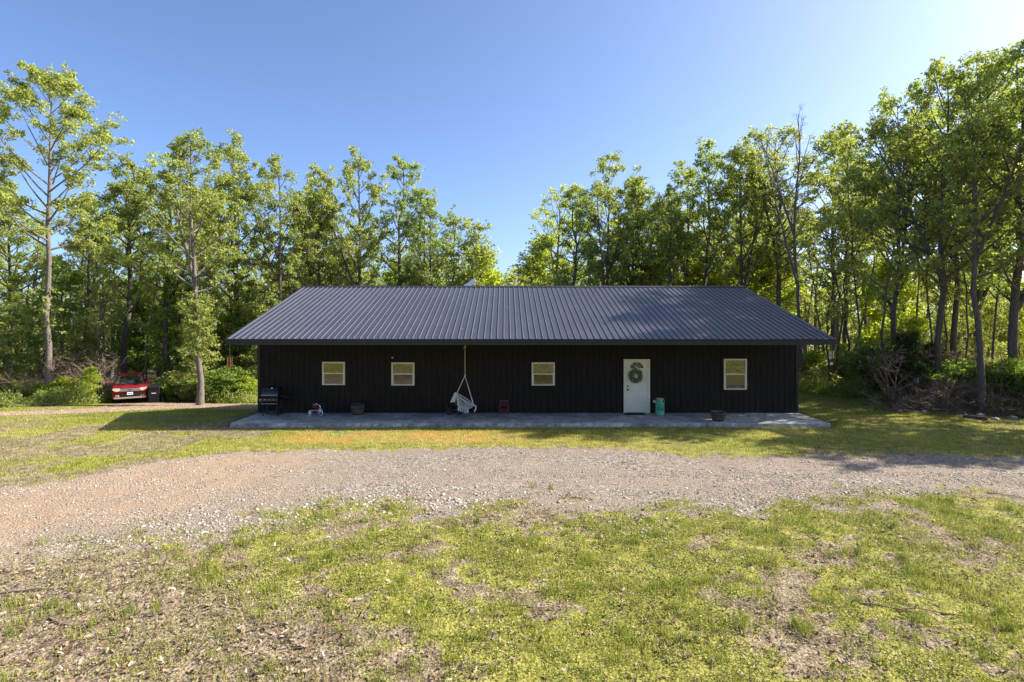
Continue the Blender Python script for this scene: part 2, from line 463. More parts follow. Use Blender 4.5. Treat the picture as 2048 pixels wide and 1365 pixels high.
# grass underlayer
gr = m.ramp(m.math('ADD', m.math('MULTIPLY', n_mid, .45), m.math('MULTIPLY', n_fine, .55)), [(.38, (.055, .050, .016)), (.5, (.21, .205, .042)), (.62, (.36, .32, .09))])
gr = m.mix(m.math('MULTIPLY', B, .85), gr, m.ramp(n_fine, [(.35, (.26, .13, .03)), (.65, (.42, .24, .06))]))
fg = m.ramp(m.math('ADD', G, m.math('MULTIPLY', m.math('SUBTRACT', m.math('ADD', m.math('MULTIPLY', n_mid, .5), m.math('MULTIPLY', n_fine, .5)), .5), 1.6)), [(.38, (0, 0, 0)), (.62, (1, 1, 1))])
fr_ = m.ramp(m.math('ADD', R, m.math('MULTIPLY', m.math('SUBTRACT', n_mid, .5), .9)), [(.35, (0, 0, 0)), (.65, (1, 1, 1))])
col = m.mix(fr_, soil, gcol); col = m.mix(fg, col, gr)
m.color(col).setv(Roughness=.95); m.b.inputs['Specular IOR Level'].default_value = .1
h = m.math('ADD', m.math('MULTIPLY', n_fine, .6), m.math('MULTIPLY', m.math('SUBTRACT', .6, vs.outputs['Distance']), .7))
m.bump(h, .03, .9); M['ground'] = m.m

# ------------------------------------------------------------------ ground sheet
def axis(segs):
    out = []
    for a, b, st in segs: out += list(np.arange(a, b, st))
    out.append(segs[-1][1]); return np.array(out)
gx = axis([(-900, -100, 100), (-100, -34, 6), (-34, -14, .35), (-14, -9, .16), (-9, 10, .085), (10, 15, .16), (15, 24, .3), (24, 100, 4), (100, 901, 100)])
gy = axis([(-700, -60, 80), (-60, -12, 4), (-12, 4.6, .6), (4.6, 13, .07), (13, 22, .14), (22, 40, .35), (40, 100, 4), (100, 1501, 140)])
X, Y = np.meshgrid(gx, gy); Z = gz(X, Y)
nx, ny = len(gx), len(gy)
idx = np.arange(nx*ny).reshape(ny, nx)
fc = np.stack([idx[:-1, :-1], idx[:-1, 1:], idx[1:, 1:], idx[1:, :-1]], -1).reshape(-1, 4)
gme = np_mesh('ground', np.stack([X, Y, Z], -1).reshape(-1, 3), fc, M['ground'], smooth=True)
dr = drive(X, Y); sdv = side_drive(X, Y)
orange = sstep(X, -8, -6)*(1-sstep(X, -1.5, 1.5))*sstep(Y, 17.0, 17.5)*(1-sstep(Y, 18.7, 19.4))*sstep(fbm(X*1.1, Y*2.2, 91), .36, .62)
orange = np.maximum(orange, .35*sstep(fbm(X*.4, Y*.5, 92), .5, .62)*sstep(Y, 16.5, 17.5))
warm = np.clip((1-sstep(X, -8, -2.5))*dr*sstep(fbm(X*.3, Y*.3, 14)+.15, .35, .6), 0, 1)
warm = np.maximum(warm, sdv*.9)
woods = np.clip(sstep(Y, 38, 42)+sstep(X-(19-.45*(Y-20)), .3, 1.5)*sstep(Y, 18, 19), 0, 1)
G_ = grassy(X, Y)*(1-.6*woods)
colr = np.stack([np.maximum(dr, sdv), G_, orange, warm], -1).reshape(-1, 4).astype(np.float32)
ca = gme.color_attributes.new('mask', 'FLOAT_COLOR', 'POINT'); ca.data.foreach_set('color', colr.ravel())
tag(link('ground', gme), kind='structure')

# ------------------------------------------------------------------ scatter on the ground
RG = np.random.default_rng(5)
def scatter(n, x0, x1, y0, y1, dens, fov=True, seed=1):
    r = np.random.default_rng(seed)
    x = r.uniform(x0, x1, n); y = r.uniform(y0, y1, n)
    if fov:
        k = (x > -(1.0*y*.89+.5)) & (x < (.92*y+.5)); x, y = x[k], y[k]
    d = dens(x, y); k = r.random(len(x)) < d
    x, y = x[k], y[k]
    return x, y, gz(x, y), r

def blades(name, x, y, z, r, h0, h1, wd, tone, lean=.5, label=None, seg=True):
    n = len(x); h = r.uniform(h0, h1, n)*(.6+.8*fbm(x*1.3, y*1.3, 41)); az = r.uniform(0, 2*np.pi, n); la = r.uniform(0, 2*np.pi, n)
    ln = r.uniform(.1, lean, n)*h; ww = r.uniform(.6, 1.3, n)*wd
    b = np.stack([x, y, z-.004], -1); wv = np.stack([np.cos(az)*ww, np.sin(az)*ww, 0*ww], -1)
    lv = np.stack([np.cos(la)*ln, np.sin(la)*ln, 0*ln], -1); up = np.stack([0*h, 0*h, h], -1)
    if seg:
        V = np.stack([b-wv, b+wv, b+wv*.8+lv*.35+up*.6, b-wv*.8+lv*.35+up*.6, b+lv+up*.97+wv*.1, b+lv+up*.97-wv*.1], 1).reshape(-1, 3)
        k = np.arange(n)[:, None]*6
        Fc = np.concatenate([k+np.array([0, 1, 2, 3]), k+np.array([3, 2, 4, 5])], 0); T = np.concatenate([tone, tone])
    else:
        V = np.stack([b-wv, b+wv, b+lv+up], 1).reshape(-1, 3); Fc = np.arange(n*3).reshape(-1, 3); T = tone
    return np_mesh(name, V, Fc, M['blade'], T)

# tufty grass in front
def tuft(x, y): return sstep(fbm(x*2.0, y*2.0, 61), .5, .66)*(1-drive(x, y))*(.35+.65*grassy(x, y))
x, y, z, r = scatter(420000, -8, 9, 4.9, 11.8, lambda a, b: np.clip(tuft(a, b)*.50+grassy(a, b)*.12, 0, 1), seed=11)
t = np.clip(r.normal(.52, .2, len(x))+.4*(fbm(x*.8, y*.8, 71)-.5), 0, 1)
tag(link('grass', blades('grass', x, y, z, r, .02, .10, .0035, t)), 'patchy bright green grass blades in the foreground yard', 'grass', kind='stuff')
tr = np.random.default_rng(51); tx, ty = [], []
cx_, cy_, _, _ = scatter(1500, -8, 10, 5.0, 13.5, lambda a, b: .15*(1-drive(a, b))+.5*sstep(fbm(a*.7, b*.7, 62), .5, .62)*(1-drive(a, b)), seed=52)
k_ = tr.integers(14, 70, len(cx_)); sp = tr.uniform(.03, .09, len(cx_))
x = np.repeat(cx_, k_)+tr.normal(0, 1, k_.sum())*np.repeat(sp, k_); y = np.repeat(cy_, k_)+tr.normal(0, 1, k_.sum())*np.repeat(sp, k_)
t = np.clip(np.repeat(tr.uniform(.15, .6, len(cx_)), k_)+tr.normal(0, .1, len(x)), 0, 1)
tag(link('grass_tufts', blades('grass_tufts', x, y, gz(x, y), tr, .05, .17, .0032, t, lean=.7)), 'taller fresh green grass tufts dotted through the foreground', 'grass', kind='stuff')
# lawn beyond the drive
def lawn_d(x, y):
    og_ = sstep(x, -8, -6)*(1-sstep(x, -1.5, 1.5))*sstep(y, 17.0, 17.5)*(1-sstep(y, 18.7, 19.4))
    return np.clip(.25+.75*grassy(x, y), 0, 1)*(1-.6*og_)*(1-np.minimum(1, drive(x, y)*1.3))*(1-side_drive(x, y))*(1-((x > -10)&(x < 11.8)&(y > 20.15)&(y < 35)))
x, y, z, r = scatter(430000, -27, 19, 11.8, 31, lawn_d, seed=12)
og = sstep(x, -8, -6)*(1-sstep(x, -1.5, 1.5))*sstep(y, 17.0, 17.5)*(1-sstep(y, 18.7, 19.4))
t = np.clip(r.normal(.52, .18, len(x))+.9*(fbm(x*.5, y*.7, 72)-.5)+og*.45, 0, 1)
tag(link('lawn_grass', blades('lawn_grass', x, y, z, r, .03, .075, .009, t, seg=False)), 'short mown grass around the porch slab and side yard', 'grass', kind='stuff')
# low clover-like weeds
def cl(x, y): return grassy(x, y)*sstep(fbm(x*3.3, y*3.3, 66, 3), .38, .58)
x, y, z, r = scatter(800000, -9, 11, 4.9, 12.6, lambda a, b: np.clip(cl(a, b)*.9+.03*(1-drive(a, b)), 0, 1), seed=13)
n = len(x); s_ = .0045+.011*r.random(n)**1.7; az = r.uniform(0, 6.28, n)
nrm = np.stack([r.normal(0, .7, n), r.normal(0, .7, n), np.ones(n)], -1); nrm /= np.linalg.norm(nrm, axis=1)[:, None]
u = np.stack([np.cos(az), np.sin(az), 0*az], -1); u -= nrm*(u*nrm).sum(1)[:, None]; u /= np.linalg.norm(u, axis=1)[:, None]
v = np.cross(nrm, u); ctr = np.stack([x, y, z+r.uniform(.003, .06, n)*(.5+fbm(x*3, y*3, 67))], -1)
Vv = np.stack([ctr-u*s_[:, None], ctr+v*s_[:, None]*.7, ctr+u*s_[:, None], ctr-v*s_[:, None]*.7], 1).reshape(-1, 3)
t = np.clip(r.normal(.47, .24, n)+.8*(fbm(x*1.1, y*1.1, 73)-.5), 0, 1)
tag(link('low_weeds', np_mesh('low_weeds', Vv, np.arange(n*4).reshape(-1, 4), M['clover'], t)), 'yellow green clover like weeds covering the foreground yard', 'ground cover', kind='stuff')
# dead oak leaves
def lit_d(x, y):
    a = (1-sstep(y+.42*(x+2), 6.8, 8.8))*(1-sstep(x, -2.2, .2))
    b = .22+sstep(fbm(x*1.9, y*1.9, 81), .48, .64)*.45
    c2 = (1-sstep(y, 6.0, 6.9))*sstep(x, 1.0, 3)*(1-sstep(x, 3.8, 5.5))*.5
    return np.clip(np.maximum(np.maximum(a*.85, b), c2), .02, 1)*(1-drive(x, y))
x, y, z, r = scatter(60000, -9, 10, 4.9, 12.4, lit_d, seed=14)
n = len(x); L_ = .014+.040*r.random(n)**2.2; az = r.uniform(0, 6.28, n)
nrm = np.stack([r.normal(0, .6, n), r.normal(0, .6, n), np.ones(n)], -1); nrm /= np.linalg.norm(nrm, axis=1)[:, None]
u = np.stack([np.cos(az), np.sin(az), 0*az], -1); u -= nrm*(u*nrm).sum(1)[:, None]; u /= np.linalg.norm(u, axis=1)[:, None]
v = np.cross(nrm, u); ctr = np.stack([x, y, z+r.uniform(.006, .035, n)], -1)
L3 = L_[:, None]; W3 = L3*r.uniform(.3, .6, n)[:, None]; curl = (r.uniform(-.35, .5, n)*L_)[:, None]*nrm
# 8-point lobed outline about a raised mid rib: 2 strips of quads
pts = []
for a_, w_, c_ in ((-1, .0, 1), (-.55, .55, .3), (-.25, .3, 0), (.05, .95, 0), (.3, .45, .1), (.6, .75, .4), (1, .0, 1)):
    pts.append((a_, w_, c_))
Vs = []
for a_, w_, c_ in pts:
    mid = ctr+u*L3*a_+curl*c_
    Vs += [mid-v*W3*w_+curl*.45*w_, mid, mid+v*W3*w_+curl*.45*w_]
Vv = np.stack(Vs, 1).reshape(-1, 3); k = np.arange(n)[:, None]*21
Fs = []
for i in range(6):
    o = i*3
    Fs += [k+np.array([o, o+1, o+4, o+3]), k+np.array([o+1, o+2, o+5, o+4])]
t0 = np.clip(r.normal(.5, .25, n), 0, 1)
tag(link('leaf_litter', np_mesh('leaf_litter', Vv, np.concatenate(Fs, 0), M['litter'], np.tile(t0, 12))), 'curled brown dead oak leaves scattered over the foreground', 'leaf litter', kind='stuff')
# gravel
OCT = np.array([(1, 0, 0), (0, 1, 0), (-1, 0, 0), (0, -1, 0), (0, 0, 1), (0, 0, -1)], float)
OF = np.array([(0, 1, 4), (1, 2, 4), (2, 3, 4), (3, 0, 4), (1, 0, 5), (2, 1, 5), (3, 2, 5), (0, 3, 5)])
CUB = np.array([(-1, -1, -1), (1, -1, -1), (1, 1, -1), (-1, 1, -1), (-.7, -.7, 1), (.7, -.7, 1), (.7, .7, 1), (-.7, .7, 1)], float)
CF = np.array([(0, 3, 2, 1), (4, 5, 6, 7), (0, 1, 5, 4), (1, 2, 6, 5), (2, 3, 7, 6), (3, 0, 4, 7)])
def stones(name, x, y, z, r, s0, s1, flat=.6, big=False, tmu=.5, mat='pebble'):
    n = len(x); s_ = s0+(s1-s0)*r.random(n)**2.2
    base, fcs = (CUB, CF) if big else (OCT, OF)
    k = len(base); V = base[None]*(1+r.uniform(-.35, .35, (n, k, 3)))*s_[:, None, None]
    V[:, :, 0] *= r.uniform(.8, 1.5, n)[:, None]; V[:, :, 2] *= flat
    a = r.uniform(0, 6.28, n); ca_, sa = np.cos(a)[:, None], np.sin(a)[:, None]
    Xr = V[:, :, 0]*ca_-V[:, :, 1]*sa; Yr = V[:, :, 0]*sa+V[:, :, 1]*ca_
    tl = r.normal(0, .25, n)[:, None]; Zr = V[:, :, 2]+Xr*tl
    Vv = np.stack([Xr+x[:, None], Yr+y[:, None], Zr+(z+s_*flat*.35)[:, None]], -1).reshape(-1, 3)
    Fv = (fcs[None]+(np.arange(n)*k)[:, None, None]).reshape(-1, fcs.shape[1])
    t = np.repeat(np.clip(r.normal(tmu, .24, n), 0, 1), len(fcs))
    return np_mesh(name, Vv, Fv, M[mat], t)
def edge_band(x, y):
    lo = np.interp(x, LOX, LOY); return np.exp(-((y-lo-.3)/.6)**2)
x, y, z, r = scatter(150000, -14, 17, 7.0, 17.2, lambda a, b: drive(a, b)*(.06+.75*sstep(fbm(a*.35, b*2.2, 24), .42, .62)), seed=15)
tag(link('gravel', stones('gravel', x, y, z, r, .007, .023)), 'loose pale gravel strewn over the dirt drive', 'gravel', kind='stuff')
x, y, z, r = scatter(26000, -10, 12, 7.0, 17, lambda a, b: np.clip(edge_band(a, b)*(.15+.85*(1-sstep(np.abs(a+3), 1.5, 4)))+.6*np.exp(-((a-2.0)**2/1.2+(b-10.3)**2/.25))+.02*drive(a, b), 0, 1), seed=16)
tag(link('coarse_stones', stones('coarse_stones', x, y, z, r, .012, .036, .42, True, .55)), 'larger chalky stones heaped along the near edge of the drive', 'stones', kind='stuff')
# roadside gravel on the side lane
x, y, z, r = scatter(30000, -30, -9, 20, 38, lambda a, b: side_drive(a, b), seed=17)
tag(link('lane_gravel', stones('lane_gravel', x, y, z, r, .01, .035, mat='pebble_warm')), 'pinkish gravel on the side lane left of the house', 'gravel', kind='stuff')
# small twigs
x, y, z, r = scatter(3800, -9, 14, 5, 17, lambda a, b: .25+.75*lit_d(a, b), seed=18)
n = len(x); ln = r.uniform(.04, .22, n)*.5; az = r.uniform(0, 6.28, n); rr = r.uniform(.0015, .004, n)
d = np.stack([np.cos(az), np.sin(az), r.normal(0, .12, n)], -1); sdv_ = np.stack([-np.sin(az), np.cos(az), 0*az], -1)
ctr = np.stack([x, y, z+.012], -1); upv = np.array([0, 0, 1.0])
p0 = ctr-d*ln[:, None]; p1 = ctr+d*ln[:, None]; R3 = rr[:, None]
Vv = np.stack([p0-sdv_*R3, p0+sdv_*R3, p0+upv*R3*1.8, p1-sdv_*R3, p1+sdv_*R3, p1+upv*R3*1.8], 1).reshape(-1, 3)
k = np.arange(n)[:, None]*6
Fv = np.concatenate([k+np.array(q) for q in ((0, 1, 4, 3), (1, 2, 5, 4), (2, 0, 3, 5))], 0)
tag(link('twig_litter', np_mesh('twig_litter', Vv, Fv, M['twig'])), 'thin dry twigs lying over the yard and drive', 'twigs', kind='stuff')

# fallen branches one can point to
def fallen(px0, py0, px1, py1, r0, label, seed, fork=True, mat='twig'):
    rr = random.Random(seed); a = Vector(P(px0, py0)); b = Vector(P(px1, py1))
    n = 7; pts = []; dirv = (b-a); side = Vector((-dirv.y, dirv.x, 0)).normalized()
    off = 0
    for i in range(n):
        t = i/(n-1); off += rr.uniform(-.03, .03)*dirv.length
        p = a+dirv*t+side*off; p.z = g1(p.x, p.y)+r0*.9+.02*math.sin(t*3.1)*rr.uniform(.3, 1.5); pts.append(p-a)
    mb = MB(); mb.tube(pts, [r0*(1-.6*i/(n-1)) for i in range(n)], 6)
    if fork:
        for j in (2, 4):
            q = pts[j]; e = q+(dirv.normalized()*.8+side*rr.choice((-1, 1))*.7)*dirv.length*.22; e.z = q.z+.03
            mb.tube([q, (q+e)/2+Vector((0, 0, .015)), e], [r0*.5, r0*.35, r0*.15], 5)
    o = mb.build('fallen_branch', M[mat], smooth=True, loc=a); tag(o, label, 'branch')
fallen(0, 1188, 150, 1176, .018, 'crooked grey branch lying on stones at the left edge', 1)
fallen(770, 1003, 905, 1004, .010, 'long thin stick along the near edge of the gravel', 2, True, 'twig_dark')
fallen(1690, 985, 1880, 1150, .001, 'x', 3) if False else None
fallen(1715, 1208, 1955, 1238, .012, 'long dark branch in the grass at the lower right', 4, True, 'twig_dark')
fallen(1020, 1215, 1110, 1228, .009, 'short forked stick in the middle of the foreground grass', 5)
fallen(495, 1265, 550, 1258, .015, 'pale bleached stick on dead leaves at the lower left', 6, False)
fallen(870, 1358, 1000, 1325, .013, 'dark knobbly branch at the bottom edge of the yard', 7, True, 'twig_dark')
fallen(100, 1240, 190, 1262, .012, 'dark curved branch buried in the leaf litter at the left', 8, True, 'twig_dark')
fallen(1975, 988, 2048, 998, .012, 'dark broken stick on the dirt at the right edge of the drive', 9, True, 'twig_dark')

# ------------------------------------------------------------------ house
XL, XR = -9.78, 11.56
YW, YB = 22.5, 32.5          # wall planes
YE, YR, YE2 = 19.9, 27.5, 35.1
ZE, ZR = 3.02, 5.27
SL = (ZR-ZE)/(YR-YE)
def zroof(y): return ZE+SL*(y-YE) if y <= YR else ZR-SL*(y-YR)

house = thing('house', 'long low black wood sided house with dark ribbed metal gable roof', 'house', (XL+10.67, YW+5, 0))
HM = -Vector(house.location)
def hpart(mb, name, mat, parent=None, **k):
    """geometry given in world coordinates, stored relative to the house"""
    bmesh.ops.translate(mb.bm, verts=mb.bm.verts, vec=HM)
    return mb.build(name, mat, parent or house, **k)

# grooved siding profile
def groove_profile(a0, a1, step=.2286, g=.020, d=.016):
    pr = [(a0, 0)]; a = a0+step
    while a < a1-step*.3:
        pr += [(a-g/2, 0), (a-g/2+.003, d), (a+g/2-.003, d), (a+g/2, 0)]; a += step
    pr.append((a1, 0)); return pr
def siding(mb, axis, a0, a1, plane, inward, z0, ztop):
    pr = groove_profile(a0, a1)
    V = []
    for a, d in pr:
        c = plane+inward*d
        lo = (a, c, z0) if axis == 'X' else (c, a, z0)
        zt = ztop(a); hi = (a, c, zt) if axis == 'X' else (c, a, zt)
        V.append((mb.bm.verts.new(lo), mb.bm.verts.new(hi)))
    for p, q in zip(V[:-1], V[1:]): mb.bm.faces.new([p[0], q[0], q[1], p[1]])
mb = MB()
siding(mb, 'X', XL, XR, YW, 1, -.02, lambda a: zroof(YW)-.10)
hpart(mb, 'wall', M['siding'])
for xx, inw in ((XL, 1), (XR, -1)):
    mb = MB()
    pr = groove_profile(YW, YB); V = []
    ks = sorted(pr+[(YR, 0)])
    for a, d in ks:
        V.append((mb.bm.verts.new((xx+inw*d, a, -.02)), mb.bm.verts.new((xx+inw*d, a, zroof(a)-.10))))
    for p, q in zip(V[:-1], V[1:]): mb.bm.faces.new([p[0], q[0], q[1], p[1]])
    hpart(mb, 'wall', M['siding'])
mb = MB(); mb.box(XL+.01, XR-.01, YB-.02, YB, -.02, zroof(YB)-.10); hpart(mb, 'wall', M['siding'])
# corner boards
for xa, xb in ((XL-.015, XL+.085), (XR-.085, XR+.015)):
    mb = MB(); mb.box(xa, xb, YW-.022, YW-.001, 0, zroof(YW)-.12); hpart(mb, 'corner_board', M['trim_black'])

# roof: ribbed panels
def rib_profile(x0, x1, p=.2286):
    out = [(x0, 0)]; x = x0+p*.5
    while x < x1-.03:
        out += [(x-.022, 0), (x-.013, .028), (x+.003, .028), (x+.022, 0)]
        x += p
    out.append((x1, 0)); return out
nrm_f = Vector((0, -SL, 1)).normalized(); nrm_b = Vector((0, SL, 1)).normalized()
prof = rib_profile(XL, XR)
panels = []
for nm, y0, z0, nv in (('roof_panel', YE-.03, ZE-.009, nrm_f), ('roof_panel', YE2+.03, ZE-.009, nrm_b)):
    mb = MB(); V = []
    for xx, h_ in prof:
        a = Vector((xx, y0, z0))+nv*h_; b = Vector((xx, YR, ZR))+nv*h_
        a2 = Vector((xx, y0, z0-.006)) 
        V.append((mb.bm.verts.new(a2), mb.bm.verts.new(a), mb.bm.verts.new(b)))
    for p, q in zip(V[:-1], V[1:]):
        mb.bm.faces.new([p[0], q[0], q[1], p[1]]); mb.bm.faces.new([p[1], q[1], q[2], p[2]])
    panels.append(hpart(mb, nm, M['roof']))
mb = MB()
mb.prism([(YR-.17, ZR-.17*SL+.024), (YR-.17, ZR-.17*SL+.032), (YR, ZR+.045), (YR+.17, ZR-.17*SL+.032), (YR+.17, ZR-.17*SL+.024), (YR, ZR+.036)], XL-.02, XR+.02, 'X')
hpart(mb, 'ridge_cap', M['trim_black'])
# underside deck
mb = MB()
for (ya, yb) in ((YE+.04, YR), (YR, YE2-.04)):
    mb.prism([(ya, zroof(ya)-.10), (yb, zroof(yb)-.10), (yb, zroof(yb)-.03), (ya, zroof(ya)-.03)], XL+.035, XR-.035, 'X')
hpart(mb, 'porch_ceiling', M['soffit'])
# fascia boards
mb = MB(); mb.box(XL-.002, XR+.002, YE-.005, YE+.033, 2.805, 3.0); hpart(mb, 'fascia_board', M['trim_black'])
mb = MB(); mb.box(XL-.002, XR+.002, YE2-.033, YE2+.005, 2.805, 3.0); hpart(mb, 'fascia_board', M['trim_black'])
for xa, xb in ((XL-.004, XL+.03), (XR-.03, XR+.004)):
    mb = MB()
    mb.prism([(YE+.036, zroof(YE+.036)-.20), (YE+.036, zroof(YE+.036)-.012), (YR, ZR-.012), (YE2-.036, zroof(YE2-.036)-.012), (YE2-.036, zroof(YE2-.036)-.20), (YR, ZR-.20)], xa, xb, 'X')
    hpart(mb, 'rake_board', M['trim_black'])

def wx(px): return (px-CX)/F*YW
def wz(py): return CAMZ-(py-HY)/F*YW
def window(px0, px1, py0, py1, label=None):
    x0, x1, z1, z0 = wx(px0), wx(px1), wz(py0), wz(py1); fr = .062; y0 = YW-.055
    zm = (z0+z1)/2
    mb = MB()
    mb.box(x0, x0+fr, y0, YW-.002, z0, z1); mb.box(x1-fr, x1, y0, YW-.002, z0, z1)
    mb.box(x0+fr, x1-fr, y0+.003, YW-.002, z1-fr*.95, z1-.001); mb.box(x0+fr, x1-fr, y0+.003, YW-.002, z0+.001, z0+fr*.75)
    o = hpart(mb, 'window', M['cream'], bevel=.004)
    if label: o['label'] = label
    mb = MB(); mb.box(x0+fr, x1-fr, y0+.018, YW-.003, zm-.022, zm+.022)
    mb.box(x0+fr, x0+fr+.02, y0+.016, YW-.003, z0+fr*.75, zm-.022); mb.box(x1-fr-.02, x1-fr, y0+.016, YW-.003, z0+fr*.75, zm-.022)
    hpart(mb, 'sash', M['cream'], o)
    mb = MB(); mb.box(x0+fr, x1-fr, y0+.035, y0+.040, zm+.022, z1-fr*.95); hpart(mb, 'pane', M['glass'], o)
    mb = MB(); mb.box(x0+fr+.02, x1-fr-.02, y0+.030, y0+.035, z0+fr*.75, zm-.022); hpart(mb, 'pane', M['glass_low'], o)
    return o, x0, x1, z0, z1
for q in ((645, 690.3, 724, 770.3, None), (783.2, 829.2, 725.2, 771.2, None), (1063.3, 1109.5, 725, 771.3, None)):
    window(*q)
w4, x0, x1, z0, z1 = window(1447, 1492.8, 718, 779.6, 'taller cream framed window right of the door')
mb = MB(); mb.box(x0+.09, x0+.23, YW-.022, YW-.0195, z0+.09, z0+.17); 
hpart(mb, 'sticker', M['cream'], w4)

# door
dx0, dx1, dz1 = wx(1247), wx(1299.4), wz(718.6)
mb = MB(); fw = .085
mb.box(dx0, dx0+fw, YW-.06, YW-.002, 0, dz1); mb.box(dx1-fw, dx1, YW-.06, YW-.002, 0, dz1); mb.box(dx0+fw, dx1-fw, YW-.057, YW-.002, dz1-fw, dz1-.001)
door = hpart(mb, 'door', M['cream'], bevel=.004)
lx0, lx1, lz0, lz1 = dx0+fw, dx1-fw, .035, dz1-fw
LW = lx1-lx0; lc = (lx0+lx1)/2
mb = MB(); mb.box(lx0, lx1, YW-.03, YW-.003, lz0, lz1)
def mould(mb, a0, a1, b0, b1, y=YW-.03):
    t = .018
    for s_ in ((a0, a0+t, b0, b1), (a1-t, a1, b0, b1), (a0+t, a1-t, b0, b0+t), (a0+t, a1-t, b1-t, b1)):
        mb.box(s_[0], s_[1], y-.009, y-.0001, s_[2], s_[3])
    mb.box(a0+.05, a1-.05, y-.006, y-.0001, b0+.05, b1-.05)
for sx in (-1, 1):
    a0, a1 = (lc-LW*.38, lc-.045) if sx < 0 else (lc+.045, lc+LW*.38)
    mould(mb, a0, a1, 1.02, 1.52); mould(mb, a0, a1, .34, .80)
mould(mb, lc-LW*.38, lc+LW*.38, .10, .27)
leaf = hpart(mb, 'door_leaf', M['door'], door)
fz, R_ = dz1-.36, .27
mb = MB(); arc = [(lc+R_*math.cos(t)*.98, fz+R_*.86*math.sin(t)) for t in [math.pi*i/20 for i in range(21)]]
mb.prism([(a, b) for a, b in arc], YW-.036, YW-.031); hpart(mb, 'fanlight_glass', M['glass_dark'], door)
mb = MB()
outer = [(lc+(R_+.022)*math.cos(t), YW-.043, fz+(R_*.86+.022)*math.sin(t)) for t in [math.pi*i/20 for i in range(21)]]
mb.tube(outer, .013, 6); mb.tube([(lc-R_-.03, YW-.043, fz), (lc+R_+.03, YW-.043, fz)], .013, 6)
for k in range(5):
    a = math.pi*(k)/4 if k in (0, 4) else math.pi*k/4
    if k in (0, 4): continue
    mb.tube([(lc, YW-.044, fz), (lc+R_*math.cos(a), YW-.044, fz+R_*.86*math.sin(a))], .010, 6)
hpart(mb, 'fanlight_bars', M['white_plastic'], door)
for zz, rr in ((1.06, .030), (.925, .034)):
    mb = MB(); mb.lathe([(rr*.9, 0), (rr, -.01), (rr, -.03), (rr*.6, -.05)] if zz > 1 else [(rr, 0), (rr, -.012), (.012, -.015), (.012, -.045), (rr*.9, -.05), (rr*.95, -.075), (rr*.4, -.085)], 16, (lx0+.075, YW-.031, zz), 'Y')
    hpart(mb, 'deadbolt' if zz > 1 else 'door_knob', M['black_enamel'], door, smooth=True)
mb = MB(); mb.box(lx0, lx1, YW-.075, YW-.003, 0.002, .03); hpart(mb, 'threshold', M['steel'], door)
# little motion light high on the wall
mb = MB(); mb.lathe([(.035, 0), (.035, -.03), (.02, -.055), (.004, -.06)], 14, (wx(785), YW-.001, wz(716)), 'Y')
hpart(mb, 'wall_sensor', M['white_plastic'], smooth=True)

# porch slab
mb = MB(); mb.box(XL, XR, 20.2, YW+.05, -.16, 0.0)
slab = mb.build('porch_slab', M['slab'], bevel=.012); tag(slab, kind='structure')

# flat antenna behind the ridge
ant = thing('antenna', 'pale flat antenna panel tilted up behind the roof ridge', 'antenna', at(935, 577, 28.4))
mb = MB(); mb.tube([(0, 0, -.3), (0, 0, .08), (.08, 0, .14)], .022, 8); mb.build('mast', M['alu'], ant, smooth=True)
Mx = Matrix.Translation((.13, 0, .22)) @ Matrix.Rotation(rad(-33), 4, 'Y') @ Matrix.Rotation(rad(35), 4, 'X')
mb = MB(); mb.box(-.32, .32, -.19, .19, -.02, .02, Mx); mb.build('panel', M['white_plastic'], ant, bevel=.01)

# petals and dry leaves fallen on the roof
rr = np.random.default_rng(8); n = 60
x = rr.uniform(XL+1, XR-1, n); y = YE+rr.random(n)**1.6*(YR-YE-.4); z = ZE+SL*(y-YE)+.012
s_ = rr.uniform(.008, .022, n)[:, None]; az = rr.uniform(0, 6.28, n)
c_ = np.stack([x, y, z], -1); u = np.stack([np.cos(az), np.sin(az), SL*np.sin(az)], -1)*s_; v = np.stack([-np.sin(az), np.cos(az), SL*np.cos(az)+.3], -1)*s_
tag(link('roof_litter', np_mesh('roof_litter', np.stack([c_-u, c_-v, c_+u, c_+v], 1).reshape(-1, 3), np.arange(4*n).reshape(-1, 4), M['pebble'], np.full(n, .95))), 'pale petals and bits scattered on the metal roof', 'debris', kind='stuff')

# ------------------------------------------------------------------ porch objects
# barbecue grill
g = thing('grill', 'black barrel lid barbecue grill with side shelves at the left end of the porch', 'grill', (-9.02, 22.0, 0))
mb = MB(); Ld = [(-.25, .74)]+[(-.25+.25*(1-math.cos(t)), .74+.345*math.sin(t)) for t in [math.pi/2*i/8 for i in range(1, 9)]]+[(.13, 1.085)]+[(.22, 1.03), (.26, .92), (.26, .74)]
mb.prism(Ld, -.31, .31, 'X'); lid = mb.build('lid', M['black_enamel'], g, bevel=.012)
mb = MB(); mb.tube([(-.31, -.285, .80), (.31, -.285, .80)], .017, 10)
mb.box(-.27, -.25, -.285, -.24, .79, .81); mb.box(.25, .27, -.285, -.24, .79, .81); mb.build('lid_handle', M['steel'], lid)
mb = MB(); mb.lathe([(.03, 0), (.03, -.012), (.004, -.014)], 14, (.04, -.115, 1.04), 'Y'); mb.build('thermometer', M['chrome'], lid)
mb = MB(); mb.prism([(-.25, .735), (.26, .735), (.2, .56), (-.19, .56)], -.305, .305, 'X'); mb.build('firebox', M['black_enamel'], g, bevel=.01)
mb = MB(); mb.box(-.32, .32, -.27, -.245, .56, .68); cp = mb.build('control_panel', M['black_enamel'], g, bevel=.006)
for kx in (-.16, .0, .16):
    mb = MB(); mb.lathe([(.022, 0), (.022, -.02), (.014, -.03)], 12, (kx, -.271, .625), 'Y'); mb.build('knob', M['steel'], cp, smooth=True)
